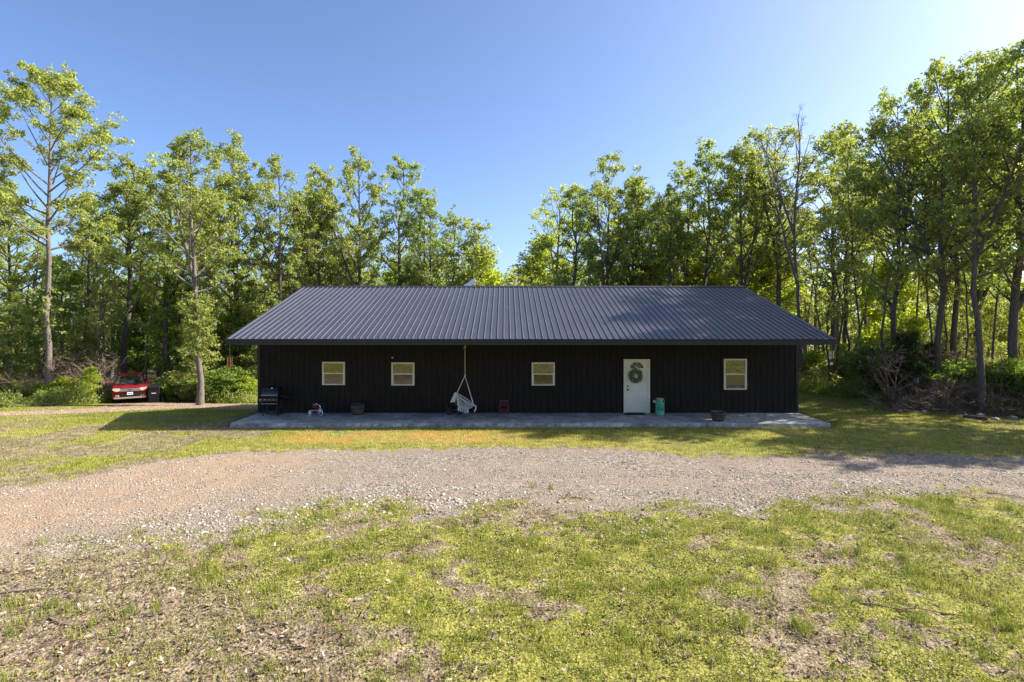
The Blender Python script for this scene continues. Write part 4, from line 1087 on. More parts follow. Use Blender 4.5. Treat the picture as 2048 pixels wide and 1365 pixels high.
def tree_data(seed, h, cb=.35, spread=3.2, n_limb=24, subs=6, twigs=4, lpc=8, L=.22, W=.13, r0=None, wander=.006, fork=None,
              up=.35, leaves=True, epi=None, bare=0.0, sub_len=.46, multi=1, shape='oval'):
    r = np.random.default_rng(seed); polys_b, polys_s, C, O = [], [], [], []
    r0 = r0 or h*.010+.03
    trunks = []
    for s in range(multi):
        n = 12; t = np.linspace(0, 1, n); hh = h*(1 if s == 0 else r.uniform(.75, .95))
        wx_ = np.cumsum(r.normal(0, wander*h, n)); wy_ = np.cumsum(r.normal(0, wander*h, n)); wx_ -= wx_[0]; wy_ -= wy_[0]
        if multi > 1:
            a = s*2*math.pi/multi+r.uniform(0, 1); wx_ += math.cos(a)*t*h*.13; wy_ += math.sin(a)*t*h*.13
        tp = np.stack([wx_, wy_, t*hh-.15*(t == 0)], -1); rs = r0*(1-t)**.8*(.85 if multi > 1 else 1)+.018; rs[0] *= 1.35
        trunks.append((tp, rs, t)); polys_b.append((tp, rs))
        if fork and s == 0:
            for f in (fork if isinstance(fork, (list, tuple)) else [fork]):
                i0 = int(f*(n-1)); a = r.uniform(0, 6.28); m_ = n-i0; tt = np.linspace(0, 1, m_)
                tip = dirv(a, rad(68))*(hh*(1-f)*.9)
                fp = tp[i0]+tip*tt[:, None]+np.cumsum(r.normal(0, wander*h*.7, (m_, 3)), 0)*(tt[:, None]); fr_s = rs[i0]*.75*(1-tt)**.8+.015
                trunks.append((fp, fr_s, f+(1-f)*tt)); polys_b.append((fp, fr_s))
    for ti, (tp, rs, tt) in enumerate(trunks):
        nl = n_limb if ti == 0 else int(n_limb*.6)
        for k in range(nl):
            f = (k+r.random())/nl; c0 = max(cb, tt[0]); tf = c0+(1-c0)*f**.9
            if tf > .985: tf = .985
            pos = np.array([np.interp(tf, tt, tp[:, i]) for i in range(3)]); rb = np.interp(tf, tt, rs)*.5
            az = k*2.399+r.uniform(-.5, .5); uu = (tf-cb)/(1-cb)
            pr = {'oval': (1-uu)**.55*(.50+.50*min(1, uu/.3)), 'top': (1-uu)**.45*(.25+.75*min(1, uu/.55)), 'cone': (1-uu)**.9, 'col': (1-uu)**.4*.9}[shape]
            Lm = spread*pr*r.uniform(.65, 1.25)+.35; el = rad(r.uniform(8, 38))+up*uu
            m_ = 6; s_ = np.linspace(0, 1, m_); els = el+s_*.45; pts = [pos]; a_ = az
            for i in range(1, m_):
                a_ += r.normal(0, .12); pts.append(pts[-1]+dirv(a_, min(els[i], 1.4))*Lm/(m_-1))
            pts = np.array(pts); polys_b.append((pts, np.maximum(rb*(1-s_)**.9, 0)+.010))
            if r.random() < bare and tf < .7: continue
            ns = max(2, int(subs*(.4+.6*min(1, Lm/spread))*r.uniform(.8, 1.3)))
            for j in range(ns):
                s0 = r.uniform(.28, 1.0); p = np.array([np.interp(s0, s_, pts[:, i]) for i in range(3)])
                sa_ = az+r.choice((-1, 1))*r.uniform(.3, 1.2); se = r.uniform(-.15, .9)
                Ls = max(.35, sub_len*Lm*r.uniform(.5, 1.1)*(1.15-.5*s0)); e1 = p+dirv(sa_, se)*Ls*.55; e2 = e1+dirv(sa_+r.normal(0, .3), se+.3)*Ls*.45
                q = np.array([p, e1, e2]); polys_s.append((q, [.013, .009, .005]))
                nt = r.poisson(twigs)+1
                for _ in range(nt):
                    b = r.uniform(.25, 1.0); o = p+(e2-p)*b
                    dd = dirv(r.uniform(0, 6.28), r.uniform(-.3, 1.1)); lt = r.uniform(.15, .45); e = o+dd*lt
                    if not leaves or r.random() < .5: polys_s.append((np.array([o, e]), [.005, .003]))
                    C.append(e); O.append(dd)
                C.append(e2); O.append(dirv(sa_, se))
        if leaves:
            for _ in range(6): C.append(tp[-1]+r.normal(0, .2, 3)); O.append(np.array([0, 0, 1.0]))
    if epi:
        z0, z1, ne, er = epi; tp, rs, tt = trunks[0]
        for _ in range(ne):
            tf = r.uniform(z0, z1); pos = np.array([np.interp(tf, tt, tp[:, i]) for i in range(3)])
            dd = dirv(r.uniform(0, 6.28), r.uniform(-.2, .7)); e = pos+dd*er*r.uniform(.15, 1)
            polys_s.append((np.array([pos, e]), [.008, .003])); C.append(e); O.append(dd)
    Vb, Fb = tubes_np(polys_b, 7); 
    if polys_s:
        Vt, Ft = tubes_np(polys_s, 3); Fb = np.concatenate([Fb, Ft+len(Vb)]); Vb = np.concatenate([Vb, Vt])
    res = [Vb, Fb, None, None]
    if leaves and C:
        C = np.array(C); O = np.array(O); cnt = r.poisson(lpc, len(C))+2
        rep = np.repeat(np.arange(len(C)), cnt); ct = np.repeat(r.normal(0, .13, len(C)), cnt)
        ctr = C[rep]+r.normal(0, 1, (len(rep), 3))*np.array([.13, .13, .09])*(L/.22)
        Vl = leaf_quads(ctr, O[rep], r, L, W)
        res[2] = Vl; res[3] = np.clip(.45+ct+r.normal(0, .16, len(rep)), 0, 1)
    return res

MESH = {}
def proto(key, bark='bark', leafm='leaf', **k):
    Vb, Fb, Vl, tl = tree_data(**k)
    a = np_mesh(key+'_trunk', Vb, Fb, M[bark], smooth=True)
    b = None if Vl is None else np_mesh(key+'_crown', Vl, np.arange(len(Vl)).reshape(-1, 4), M[leafm], tl)
    MESH[key] = (a, b, k['h'])
def place(key, name, x, y, height, label, cat='tree', rz=0, sxy=1.0, group=None, dz=0, parts=('trunk', 'crown'), tilt=0):
    a, b, h0 = MESH[key]; s = height/h0
    t = thing(name, label, cat, (x, y, g1(x, y)+dz), rz, group); t.scale = (s*sxy, s*sxy, s)
    if tilt: t.rotation_euler = (0, tilt, rz)
    link(parts[0], a, t)
    if b is not None: link(parts[1], b, t)
    return t

proto('oakA', seed=1, h=23, cb=.46, spread=7.0, n_limb=32, subs=9, twigs=4, lpc=14, r0=.21, L=.20, W=.13, bark='bark_grey', up=.3, epi=(.22, .36, 26, 1.1), bare=.2)
proto('t1', seed=2, h=18, cb=.30, spread=5.4, n_limb=24, subs=7, twigs=3, lpc=13, fork=.45, L=.18, W=.12)
proto('t2', seed=3, h=18, cb=.36, spread=4.6, n_limb=24, subs=7, twigs=3, lpc=13, L=.18, W=.12, shape='oval', wander=.008, leafm='leaf_cool')
proto('t3', seed=4, h=18, cb=.34, spread=5.8, n_limb=22, subs=7, twigs=3, lpc=13, fork=(.35, .5), L=.18, W=.12, shape='top')
proto('t4', seed=5, h=18, cb=.25, spread=4.4, n_limb=26, subs=6, twigs=3, lpc=13, L=.18, W=.12, wander=.008, fork=.6)
proto('t5', seed=6, h=18, cb=.40, spread=5.6, n_limb=22, subs=7, twigs=3, lpc=13, fork=.5, L=.18, W=.12, shape='oval', wander=.007, leafm='leaf_cool')
proto('t6', seed=16, h=18, cb=.30, spread=4.8, n_limb=20, subs=6, twigs=3, lpc=10, fork=.4, L=.16, W=.105, wander=.008, bare=.25, leafm='leaf_yellow')
proto('thin', seed=7, h=12, cb=.38, spread=2.2, n_limb=14, subs=5, twigs=2, lpc=8, r0=.07, L=.15, W=.10, wander=.012)
proto('sap', seed=8, h=7, cb=.15, spread=1.7, n_limb=20, subs=5, twigs=4, lpc=9, r0=.05, L=.14, W=.09, wander=.012)
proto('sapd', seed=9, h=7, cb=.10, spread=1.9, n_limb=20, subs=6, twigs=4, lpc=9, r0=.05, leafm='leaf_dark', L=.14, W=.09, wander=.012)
proto('sapy', seed=10, h=7, cb=.15, spread=1.9, n_limb=22, subs=6, twigs=4, lpc=7, r0=.05, leafm='leaf_yellow', L=0.18, W=0.12, wander=.012)
proto('shrub', seed=11, h=2.4, cb=.05, spread=1.3, n_limb=12, subs=5, twigs=4, lpc=7, r0=.02, L=0.13, W=0.085, multi=4, sub_len=.6)
proto('shruby', seed=12, h=2.4, cb=.05, spread=1.3, n_limb=12, subs=5, twigs=4, lpc=7, r0=.02, L=0.14, W=0.09, multi=4, leafm='leaf_yellow', sub_len=.6)
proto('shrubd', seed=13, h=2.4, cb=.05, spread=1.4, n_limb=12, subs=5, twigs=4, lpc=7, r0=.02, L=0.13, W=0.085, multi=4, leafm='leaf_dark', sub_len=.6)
proto('bareshrub', seed=33, h=3, cb=.1, spread=1.7, n_limb=12, subs=5, twigs=4, leaves=False, multi=3, bark='twig_dark', r0=.018, sub_len=.6)
proto('cedar', seed=14, h=5, cb=.04, spread=1.6, n_limb=46, subs=7, twigs=6, lpc=12, r0=.07, L=.13, W=.05, leafm='leaf_cedar', shape='cone', up=.1)
for _k, _sd, _sp, _cb, _fk, _sh in (('n1', 41, 5.4, .34, .42, 'oval'), ('n2', 42, 5.2, .30, (.35, .55), 'top'), ('n3', 43, 5.0, .38, .5, 'oval')):
    proto(_k, seed=_sd, h=16, cb=_cb, spread=_sp, n_limb=22, subs=8, twigs=3, lpc=12, L=.15, W=.10, leafm={'n1': 'leaf', 'n2': 'leaf_cool', 'n3': 'leaf'}[_k], fork=_fk, shape=_sh, wander=.007, r0=.17)
proto('dead', seed=15, h=18, cb=.42, spread=3.4, n_limb=16, subs=5, twigs=4, leaves=False, fork=(.42, .55), bark='bark_grey', up=.9, r0=.17, sub_len=.55)
proto('bramble', seed=17, h=1.3, cb=.02, spread=1.0, n_limb=12, subs=5, twigs=4, lpc=7, r0=.012, L=.12, W=.08, multi=5, sub_len=.7)

def base_y(px, depth):
    x = (px-CX)/F*depth; return x, depth
def T(key, px, topy, depth, label, rz=None, sxy=1.0, group=None, name='tree', cat='tree', **k):
    x = (px-CX)/F*depth; y = depth; H = (CAMZ+(HY-topy)/F*depth-g1(x, y))*.965
    if rz is None: rz = (px*0.37+topy*.11) % 6.28
    return place(key, name, x, y, H, label, cat, rz, sxy, group, **k)

# --- single trees one can pick out, left to right
T('oakA', 93, 150, 35.5, 'tallest oak at the far left with a bare straight grey trunk', rz=.5, name='oak_tree')
T('t4', 258, 318, 43, 'tree with dark twin trunks rising right behind the red car', 1.0, 1.2, name='oak_tree')
T('t6', 340, 300, 40, 'sparse crowned tree with bare upper twigs right of the twin trunked tree', 2.0, 1.0)
x, y, z = P(407, 800)
MESH_tmp = None
proto('ivy', seed=21, h=18, cb=.40, spread=4.6, n_limb=22, subs=7, twigs=3, lpc=13, L=.18, W=.12, bark='bark_grey', r0=.2, epi=(.17, .42, 230, 1.15), fork=.5, wander=.003)
T('ivy', 400, 268, 33.5, 'leaning grey trunked oak wrapped in leaves at mid height, left of the house', .9, 1.0, name='oak_tree', tilt=-.03)
T('t1', 470, 282, 42, 'broad leafy tree between the leaf wrapped oak and the left roof corner', 3.0, .95)
T('t3', 560, 335, 40, 'dark trunked tree just behind the left end of the roof ridge', 4.1, .9)
T('t4', 640, 333, 44, 'slim tree with a pointed top behind the left third of the roof', .3, .95)
T('t1', 718, 308, 43, 'tall tree behind the roof, left one of the highest pair', 1.7, .85)
T('t2', 808, 316, 44, 'tall tree behind the roof, right one of the highest pair', 5.2, 1.05)
T('t5', 872, 400, 42, 'leaning tree stepping down toward the sky gap behind the roof', 2.6, .8)
T('thin', 905, 440, 46, 'slender tree beside the antenna panel behind the ridge', .4, 1.3)
T('sap', 958, 460, 44, 'small pointed tree left of the open sky gap', 1.2, 1.0)
T('sap', 1062, 524, 48, 'low round tree at the right foot of the sky gap', 2.2, 1.4)
T('t2', 1135, 382, 42, 'lower left shoulder tree of the clump right of the sky gap', 3.3, 1.15)
T('t3', 1215, 322, 42, 'full crowned tree standing right of the sky gap', 1.1, .85)
T('t6', 1280, 362, 45, 'ragged tree filling the dip right of the full crowned tree', 4.0, .9)
T('t4', 1335, 378, 41, 'narrow tree left of the tall clump over the right of the roof', .7, .9)
T('t5', 1400, 296, 42, 'tall leafy tree above the shaded part of the roof', 5.0, .95)
T('t1', 1482, 290, 40, 'tall tree with a split trunk left of the bare dead tree', 2.9, .85)
T('n3', 1560, 262, 39, 'leafy tree touching the left side of the bare dead tree', 3.9, 1.1)
T('dead', 1603, 205, 33.0, 'bare grey dead tree with fine upright twigs at the right house corner', 1.0, .8, name='dead_tree')
T('n1', 1690, 262, 36, 'spreading tree with dark curved limbs right of the dead tree', 4.9, .75)
x1_, y1_ = 16.9, 24.6
T('n2', 1790, 188, 27.5, 'large oak at the right with a long branch reaching over the gap', 2.0, .8, name='oak_tree')
T('n1', 1880, 132, 25, 'very tall oak near the right edge with a thick rough trunk', 3.4, .9, name='oak_tree')
T('n3', 1960, 130, 22.6, 'oak with a flared trunk base behind the brush pile at the right', 5.6, .85, name='oak_tree')
T('n2', 2035, 104, 24, 'tallest oak cut by the right edge of the photo', 1.3, 1.2, name='oak_tree')
T('thin', 1655, 470, 31, 'thin dark trunk left one of three below the right eave corner', .2, .9, name='slender_tree')
T('thin', 1672, 440, 30, 'thin dark forked trunk behind the silver wind chime', 2.2, 1.1, name='slender_tree')
T('thin', 1700, 430, 30.3, 'thin dark trunk leaning right, the rightmost of three by the eave', 4.2, 1.1, name='slender_tree', tilt=.12)
T('sapy', 178, 738, 34.2, 'bright yellow green bush at the left of the red car', 1.0, 1.35, name='shrub', cat='shrub', parts=('stems', 'foliage'))
T('cedar', 1815, 668, 25.2, 'dark cedar bush in the shade behind the brush pile', .5, 1.0, name='cedar_tree')
T('cedar', 1862, 690, 26.2, 'second dark cedar just right of the first in the shade', 2.5, 1.1, name='cedar_tree')

# --- woods filling: individuals in zones
rz = random.Random(77)
LMK = [(-60, 'the left photo border'), (93, 'the tallest straight trunked oak'), (180, 'the bright bush'), (260, 'the red car'), (310, 'the rubbish bin'), (400, 'the leaf wrapped oak'), (457, 'the copper chime'),
       (519, 'the left wall corner'), (606, 'the left end of the ridge'), (667, 'the first window from the left'), (806, 'the second window from the left'), (930, 'the hanging chair'),
       (1007, 'the rocking chair'), (1086, 'the third window from the left'), (1190, 'the roof middle'), (1273, 'the white door'), (1320, 'the milk can'), (1400, 'the roof shade'), (1470, 'the taller right window'), (1545, 'the right end of the ridge'),
       (1603, 'the dead tree'), (1665, 'the silver chime'), (1725, 'the leaning thin trunk'), (1790, 'the oak with the reaching branch'), (1835, 'the left capped post'), (1880, 'the very tall oak'),
       (1929, 'the middle capped post'), (1960, 'the flared oak'), (2026, 'the right capped post'), (2110, 'the right photo border')]
USED = {}
def where(px, what, group):
    for lx, ln in sorted(LMK, key=lambda q: abs(q[0]-px)):
        d = px-lx; side = 'in line with' if abs(d) < 11 else ('just right of' if d > 0 else 'just left of') if abs(d) < 38 else ('well right of' if d > 0 else 'well left of')
        lb = f'{what}, {side} {ln}'
        if lb not in USED and abs(d) < 120: USED[lb] = 1; return lb
    return what
def zone(n, keys, pxr, depr, topr, label, group, name='tree', cat='tree', sxy=(.8, 1.15), seed=0, **k):
    r = random.Random(seed)
    for i in range(n):
        px = pxr[0]+(pxr[1]-pxr[0])*(i+r.random())/n; d = r.uniform(*depr)
        T(r.choice(keys), px, r.uniform(*topr), d, where(px, label, group), r.uniform(0, 6.28), r.uniform(*sxy), group, name, cat, **k)
zone(13, ['t1', 't2', 't4', 't6'], (-140, 520), (46, 58), (370, 480), 'woodland tree deep in the woods', 'trees deep in the woods left of the house', seed=1)
zone(12, ['sap', 'thin', 'sapd', 'thin'], (-150, 500), (40, 46), (520, 640), 'leafy understory tree in the woods', 'understory trees left of the house', seed=2, sxy=(.9, 1.4), name='understory_tree')
zone(7, ['sapd', 'sap', 'thin'], (-120, 190), (37, 40), (590, 690), 'dark leafy understory tree at the wood edge', 'understory trees at the left wood edge', seed=22, sxy=(1.0, 1.4), name='understory_tree')
zone(3, ['sapd', 'sap'], (215, 330), (44, 46), (600, 680), 'dark understory tree behind the car', 'understory trees behind the car', seed=24, sxy=(1.0, 1.3), name='understory_tree')
zone(7, ['sapd', 'sapy', 'sap'], (350, 540), (37, 41), (560, 690), 'understory tree behind the lane', 'understory trees behind the side lane', seed=23, sxy=(.9, 1.3), name='understory_tree')
zone(10, ['shrub', 'shrubd', 'shrub', 'shruby'], (-60, 150), (34.5, 37), (735, 780), 'leafy green roadside bush', 'bushes at the left wood edge', seed=3, name='shrub', cat='shrub', sxy=(1.1, 1.8), parts=('stems', 'foliage'))
zone(7, ['bareshrub'], (-20, 215), (35.5, 37.5), (700, 760), 'bare brittle bush', 'bare bushes at the left wood edge', seed=41, name='bare_shrub', cat='shrub', sxy=(1.0, 1.6), parts=('stems', 'foliage'))
zone(5, ['bareshrub'], (1740, 2060), (24, 27), (690, 750), 'bare brittle bush', 'bare bushes at the right wood edge', seed=42, name='bare_shrub', cat='shrub', sxy=(1.0, 1.5), parts=('stems', 'foliage'))
zone(9, ['shrub', 'shrubd', 'shruby'], (325, 530), (36.5, 39.5), (745, 785), 'sunlit low bush beyond the lane', 'bushes along the far side of the lane', seed=4, name='shrub', cat='shrub', sxy=(1.1, 1.8), parts=('stems', 'foliage'))
zone(9, ['t6', 't4', 't1', 'thin'], (560, 980), (48, 56), (440, 520), 'tree deep behind the roof', 'trees behind the left part of the roof', seed=5)
zone(9, ['sap', 'sapy', 'sap', 'sapd'], (520, 1010), (44, 52), (500, 560), 'low young tree over the ridge', 'young trees behind the left part of the ridge', seed=6, sxy=(1, 1.4), name='young_tree')
zone(11, ['t6', 't4', 't1', 't3'], (1110, 1620), (46, 56), (360, 450), 'tree deep behind the roof', 'trees behind the right part of the roof', seed=7)
zone(12, ['sap', 'sapy', 'sap', 't6'], (1070, 1600), (42, 50), (470, 560), 'low young tree over the ridge', 'young trees behind the right part of the ridge', seed=8, sxy=(1, 1.4), name='young_tree')
zone(8, ['t6', 't1', 't4', 't5'], (1640, 2120), (36, 46), (230, 380), 'tall woodland tree deep in backlit woods', 'trees deep in the backlit woods at the right', seed=9)
zone(9, ['thin', 'sapy', 'sap', 'thin'], (1620, 2100), (31, 38), (430, 600), 'understory tree in backlit woods', 'understory trees in the backlit woods at the right', seed=10, sxy=(.9, 1.3), name='understory_tree')
zone(9, ['shrub', 'shruby', 'sapy'], (1605, 1800), (31, 36), (680, 750), 'bright leafy bush beyond the grass', 'bushes beyond the grass right of the house', seed=11, name='shrub', cat='shrub', sxy=(1.1, 1.7), parts=('stems', 'foliage'))
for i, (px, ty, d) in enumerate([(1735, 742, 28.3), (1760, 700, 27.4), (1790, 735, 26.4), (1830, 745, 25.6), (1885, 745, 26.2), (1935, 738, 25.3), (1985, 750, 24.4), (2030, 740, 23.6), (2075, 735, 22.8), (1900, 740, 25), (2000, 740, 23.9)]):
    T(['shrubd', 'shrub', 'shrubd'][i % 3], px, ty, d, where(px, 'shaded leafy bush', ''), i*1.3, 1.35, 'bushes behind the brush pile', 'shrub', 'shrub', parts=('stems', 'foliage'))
# wood edge outside the right border, which throws the long shadows
for i, (x_, y_, H_) in enumerate([(21.8, 19.4, 10.0), (25.2, 18.9, 12.5), (29.5, 20.8, 14.5), (29, 27.5, 16), (25.5, 30.5, 16), (22.3, 28.2, 14), (24.5, 17.3, 10.0)]):
    place(['n1', 'n2', 'n3'][i % 3], 'tree', x_, y_, H_, ['lowest tree at the wood edge outside the right border', 'second tree at the wood edge outside the right border', 'third tree outward along the right wood edge', 'rearmost spreading tree outside the right border', 'tree behind the tallest oak outside the right border', 'tree between the very tall oak and the flared oak, set back', 'small tree nearest the drive outside the right border'][i], 'tree', i*1.9, 1.0, 'trees beyond the right border')

zone(3, ['t1', 't2', 't2'], (600, 880), (45, 48), (360, 430), 'tall tree over the roof', 'tall trees over the left part of the roof', seed=51)
zone(4, ['t3', 't1', 't5'], (1150, 1600), (43, 47), (330, 400), 'tall tree over the roof', 'tall trees over the right part of the roof', seed=52)
zone(2, ['t1', 't2', 't3'], (150, 520), (44, 47), (320, 400), 'tall tree in the woods', 'tall trees in the woods left of the house', seed=53)
zone(7, ['sap', 'sapy'], (1800, 2090), (26.5, 31), (600, 690), 'light green sapling', 'saplings behind the brush pile', seed=63, name='sapling', sxy=(.7, 1.0))
zone(8, ['thin'], (1700, 2060), (25.5, 33), (230, 400), 'thin dark trunked tree', 'thin dark trunked trees at the right', seed=61, name='slender_tree', sxy=(.6, .8))
zone(5, ['thin'], (120, 520), (37.5, 41), (400, 500), 'thin dark trunked tree', 'thin dark trunked trees at the left', seed=62, name='slender_tree', sxy=(.6, .9))
# --- far wood as one mass, ring round the clearing, also behind the camera
r = np.random.default_rng(99)
def mass(name, segs, label, n, zmax, L):
    Cs = []
    for (x0, y0, x1, y1, dep, zt, k) in segs:
        m_ = int(n*k); t = r.random(m_); dd = r.random(m_)*dep
        dx, dy = x1-x0, y1-y0; LL = math.hypot(dx, dy)
        x = x0+dx*t-dy/LL*dd; y = y0+dy*t+dx/LL*dd
        top = zt*(.55+.75*fbm(x*.12+9, y*.12, 5)); u = r.random(m_); z = u**.85*top
        # clumps
        keep = r.random(m_) < (.25+.75*sstep(vnoise(x*.55+z*.7, y*.55-z*.5, 15), .35, .7)); 
        x, y, z = x[keep], y[keep], z[keep]
        Cs.append(np.stack([x, y, z+gz(x, y)], -1))
    C = np.concatenate(Cs); rep = np.repeat(np.arange(len(C)), 5); ctr = C[rep]+r.normal(0, .28, (len(rep), 3))
    V = leaf_quads(ctr, r.normal(0, 1, ctr.shape), r, L, L*.62)
    tn = np.clip(r.normal(.4, .16, len(rep))+(vnoise(C[:, 0]*.3, C[:, 1]*.3+C[:, 2]*.3, 8)[rep]-.5)*.3, 0, 1)
    return np_mesh(name, V, np.arange(len(V)).reshape(-1, 4), M['leaf'], tn)
segs = [(-70, 50, 78, 56, 14, 9.5, 1.0), (-50, 22, -66, 52, 10, 10, .25), (64, 52, 44, 18, 10, 11, .3)]
tag(link('far_woods', mass('far_woods', segs, '', 46000, 10, .36)), 'dense green far woods behind all the single trees', 'woods', kind='stuff')
segs = [(48, -30, -42, -30, 6, 13, 1.0), (46, -10, 12, -12, 5, 9, .5)]
tag(link('woods_across', mass('woods_across', segs, '', 14000, 12, .45)), 'wood edge across the clearing, seen only mirrored in the windows', 'woods', kind='stuff')
x, y, z, _r = scatter(60000, -22, 30, -11, 5, lambda a, b: .25+.75*sstep(fbm(a*.8, b*.8, 63), .4, .6), fov=False, seed=64)
ctr = np.stack([x, y, z+_r.uniform(0, .06, len(x))], -1)
V = leaf_quads(ctr, np.tile([0, 0, 1.0], (len(x), 1)), _r, .08, .04, droop=0)
tag(link('yard_weeds', np_mesh('yard_weeds', V, np.arange(len(V)).reshape(-1, 4), M['clover'], np.clip(_r.normal(.4, .3, len(x)), 0, 1))), 'rough weedy yard on the near side, mirrored in the windows', 'weeds', kind='stuff')
# distant trunks inside the far woods
pol = []
for _ in range(230):
    x_ = r.uniform(-65, 70); y_ = r.uniform(49, 66); hh = r.uniform(6, 9.5); n = 6; tt = np.linspace(0, 1, n)
    p = np.stack([x_+np.cumsum(r.normal(0, .12, n)), y_+np.cumsum(r.normal(0, .12, n)), g1(x_, y_)+tt*hh], -1)
    pol.append((p, .16*(1-tt)**.7+.03))
V, Fq = tubes_np(pol, 6)
tag(link('far_trunks', np_mesh('far_trunks', V, Fq, M['bark'], smooth=True)), 'slim dark trunks standing inside the far woods', 'woods', kind='stuff')

# verge weeds along the left wood edge and lane
def weeds(name, segs, n, hmax, label, seed, mat='leaf'):
    r = np.random.default_rng(seed); X_ = []
    for (x0, y0, x1, y1, wd) in segs:
        m_ = int(n*math.hypot(x1-x0, y1-y0)/10); t = r.random(m_); o = r.uniform(-wd, wd, m_)
        dx, dy = x1-x0, y1-y0; LL = math.hypot(dx, dy); X_.append(np.stack([x0+dx*t-dy/LL*o, y0+dy*t+dx/LL*o], -1))
    X_ = np.concatenate(X_); h = hmax*r.random(len(X_))**1.3*(.1+2.2*sstep(fbm(X_[:, 0]*.9, X_[:, 1]*.9, 44), .3, .75))
    ctr = np.stack([X_[:, 0], X_[:, 1], gz(X_[:, 0], X_[:, 1])+h], -1)
    V = leaf_quads(ctr, np.tile([0, 0, 1.0], (len(ctr), 1)), r, .13, .07, droop=-.1)
    return tag(link(name, np_mesh(name, V, np.arange(len(V)).reshape(-1, 4), M[mat], np.clip(r.normal(.55, .18, len(ctr)), 0, 1))), label, 'weeds', kind='stuff')
weeds('verge_weeds', [(-36, 27, -27, 30, 2.2), (-27.5, 30.5, -26.2, 34.5, .9), (-29, 33, -28, 38, 2.0), (-19.5, 37.2, -9, 36.6, 1.4), (-34, 33, -25, 36, 3)], 14000, .45, 'tall light green weeds along the left wood edge', 31, 'leaf')
weeds('edge_weeds', [(14.0, 31.5, 17.5, 28.6, 1.0), (16.3, 28.6, 17.6, 25.0, .8), (17.5, 24.6, 21, 21.5, .6), (16, 32, 22, 31, 1.4)], 8000, .55, 'shaded green weeds at the right wood edge', 32, 'leaf')

# ------------------------------------------------------------------ right wood edge: brush pile, logs, stones, posts
bp = thing('brush_pile', 'tangled brown pile of cut branches under the trees at the right', 'brush pile', (19.0, 23.4, g1(19, 23.4)))
r = np.random.default_rng(4)
def brush(n, sx, sy, hh, seed, thick=.008, ln=(.6, 1.7), cx=0, cy=0):
    r = np.random.default_rng(seed); pol = []
    for _ in range(n):
        x_, y_ = r.normal(cx, sx), r.normal(cy, sy); top = hh*math.exp(-((x_-cx)/(1.7*sx))**2-((y_-cy)/(1.7*sy))**2)
        p = np.array([x_, y_, r.random()*top]); a = r.uniform(0, 6.28); e = r.normal(.05, .4); l_ = r.uniform(*ln); m_ = 5; P_ = [p]
        for i in range(m_-1):
            a += r.normal(0, .35); e += r.normal(0, .25); P_.append(P_[-1]+dirv(a, e)*l_/(m_-1))
        P_ = np.array(P_); P_[:, 2] = np.maximum(P_[:, 2], .01); pol.append((P_, thick*r.uniform(.4, 1.8)*np.linspace(1, .35, m_)))
        for _k in range(2):
            q = P_[r.integers(1, 4)]; e2 = q+dirv(r.uniform(0, 6.28), r.uniform(-.3, .9))*r.uniform(.15, .5); pol.append((np.array([q, (q+e2)/2+r.normal(0, .03, 3), e2]), [.005, .004, .002]))
    return tubes_np(pol, 4)
V, Fq = brush(800, 1.6, .6, 1.25, 6); link('fine_branches', np_mesh('brush_fine', V, Fq, M['twig_dark']), bp)
V, Fq = brush(35, 1.3, .5, 1.3, 7, .014, (1.0, 2.0)); link('thick_branches', np_mesh('brush_thick', V, Fq, M['twig']), bp)
bp2 = thing('brush_pile', 'smaller heap of dark dead brush at the right border', 'brush pile', (21.0, 22.2, g1(21, 22.2)))
V, Fq = brush(420, 1.0, .5, .9, 8, cx=0); link('fine_branches', np_mesh('brush_small', V, Fq, M['twig_dark']), bp2)

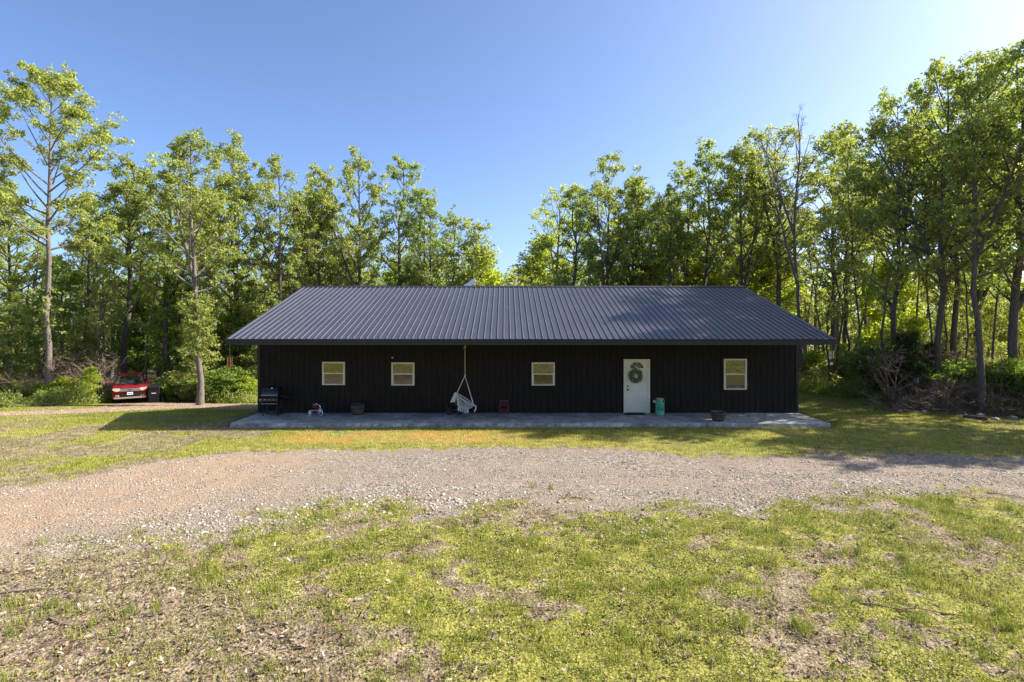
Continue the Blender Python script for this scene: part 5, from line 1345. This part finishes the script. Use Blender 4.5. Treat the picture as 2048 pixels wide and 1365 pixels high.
def log(px0, py0, px1, py1, r0, label):
    a = Vector(P(px0, py0)); b = Vector(P(px1, py1)); mb = MB(); n = 6; rl = random.Random(int(px0))
    pts = [(a.lerp(b, i/(n-1))+Vector((0, rl.uniform(-.04, .04), r0*.8+rl.uniform(0, .03))))-a for i in range(n)]
    mb.tube(pts, [r0*rl.uniform(.85, 1.1) for _ in range(n)], 9); o = mb.build('log', M['log'], loc=a, smooth=True); tag(o, label, 'log')
log(1782, 818, 1860, 822, .10, 'dark rotting log on the grass edge left of the brush pile')
log(1850, 820, 1893, 824, .08, 'short dark log continuing toward the brush pile')
log(1925, 836, 1975, 842, .07, 'dark log end at the foot of the flared oak')
def rock(px, py, s, label):
    mb = MB(); bmesh.ops.create_icosphere(mb.bm, subdivisions=2, radius=s); rl = random.Random(int(px*7))
    for v_ in mb.bm.verts: v_.co = v_.co*(1+rl.uniform(-.16, .16)); v_.co.z *= .55
    p = P(px, py); o = mb.build('stone', M['stone'], loc=(p[0], p[1], p[2]+s*.25)); tag(o, label, 'stone', 'stones along the right wood edge')
rock(1799, 824, .13, 'flat pale stone lying left of the dark log'); rock(1847, 826, .12, 'rounded pale stone in front of the dark log')
rock(1962, 833, .14, 'stone at the foot of the flared oak trunk'); rock(1990, 840, .12, 'stone right of the flared oak trunk'); rock(2025, 838, .15, 'largest stone near the right border of the photo')
# fence posts
fp = None
for i, (px, py, d, lb) in enumerate([(1835.5, 757, 24.6, 'thin metal fence post with white cap behind the brush pile, left one'), (1929, 760, 24.2, 'thin metal fence post with white cap between the two big oaks'), (2026.5, 763, 23.4, 'thin metal fence post with white cap near the right border')]):
    x_, y_, zt = at(px, py, d); z_ = g1(x_, y_)
    if fp is None:
        fp = thing('fence_post', lb, 'fence post', (x_, y_, z_), group='capped metal fence posts'); H_ = zt-z_
        mb = MB(); mb.box(-.02, .02, -.004, .004, 0, H_-.15); mb.box(-.004, .004, 0.0041, .03, 0, H_-.15); mb.build('post', M['log'], fp)
        mb = MB(); mb.lathe([(.028, H_-.19), (.030, H_-.02), (.02, H_), (.003, H_)], 10); mb.build('cap', M['white_plastic'], fp, smooth=True)
    else:
        o = dup(fp, (x_, y_, zt-H_), 0, None, lb, 'capped metal fence posts')
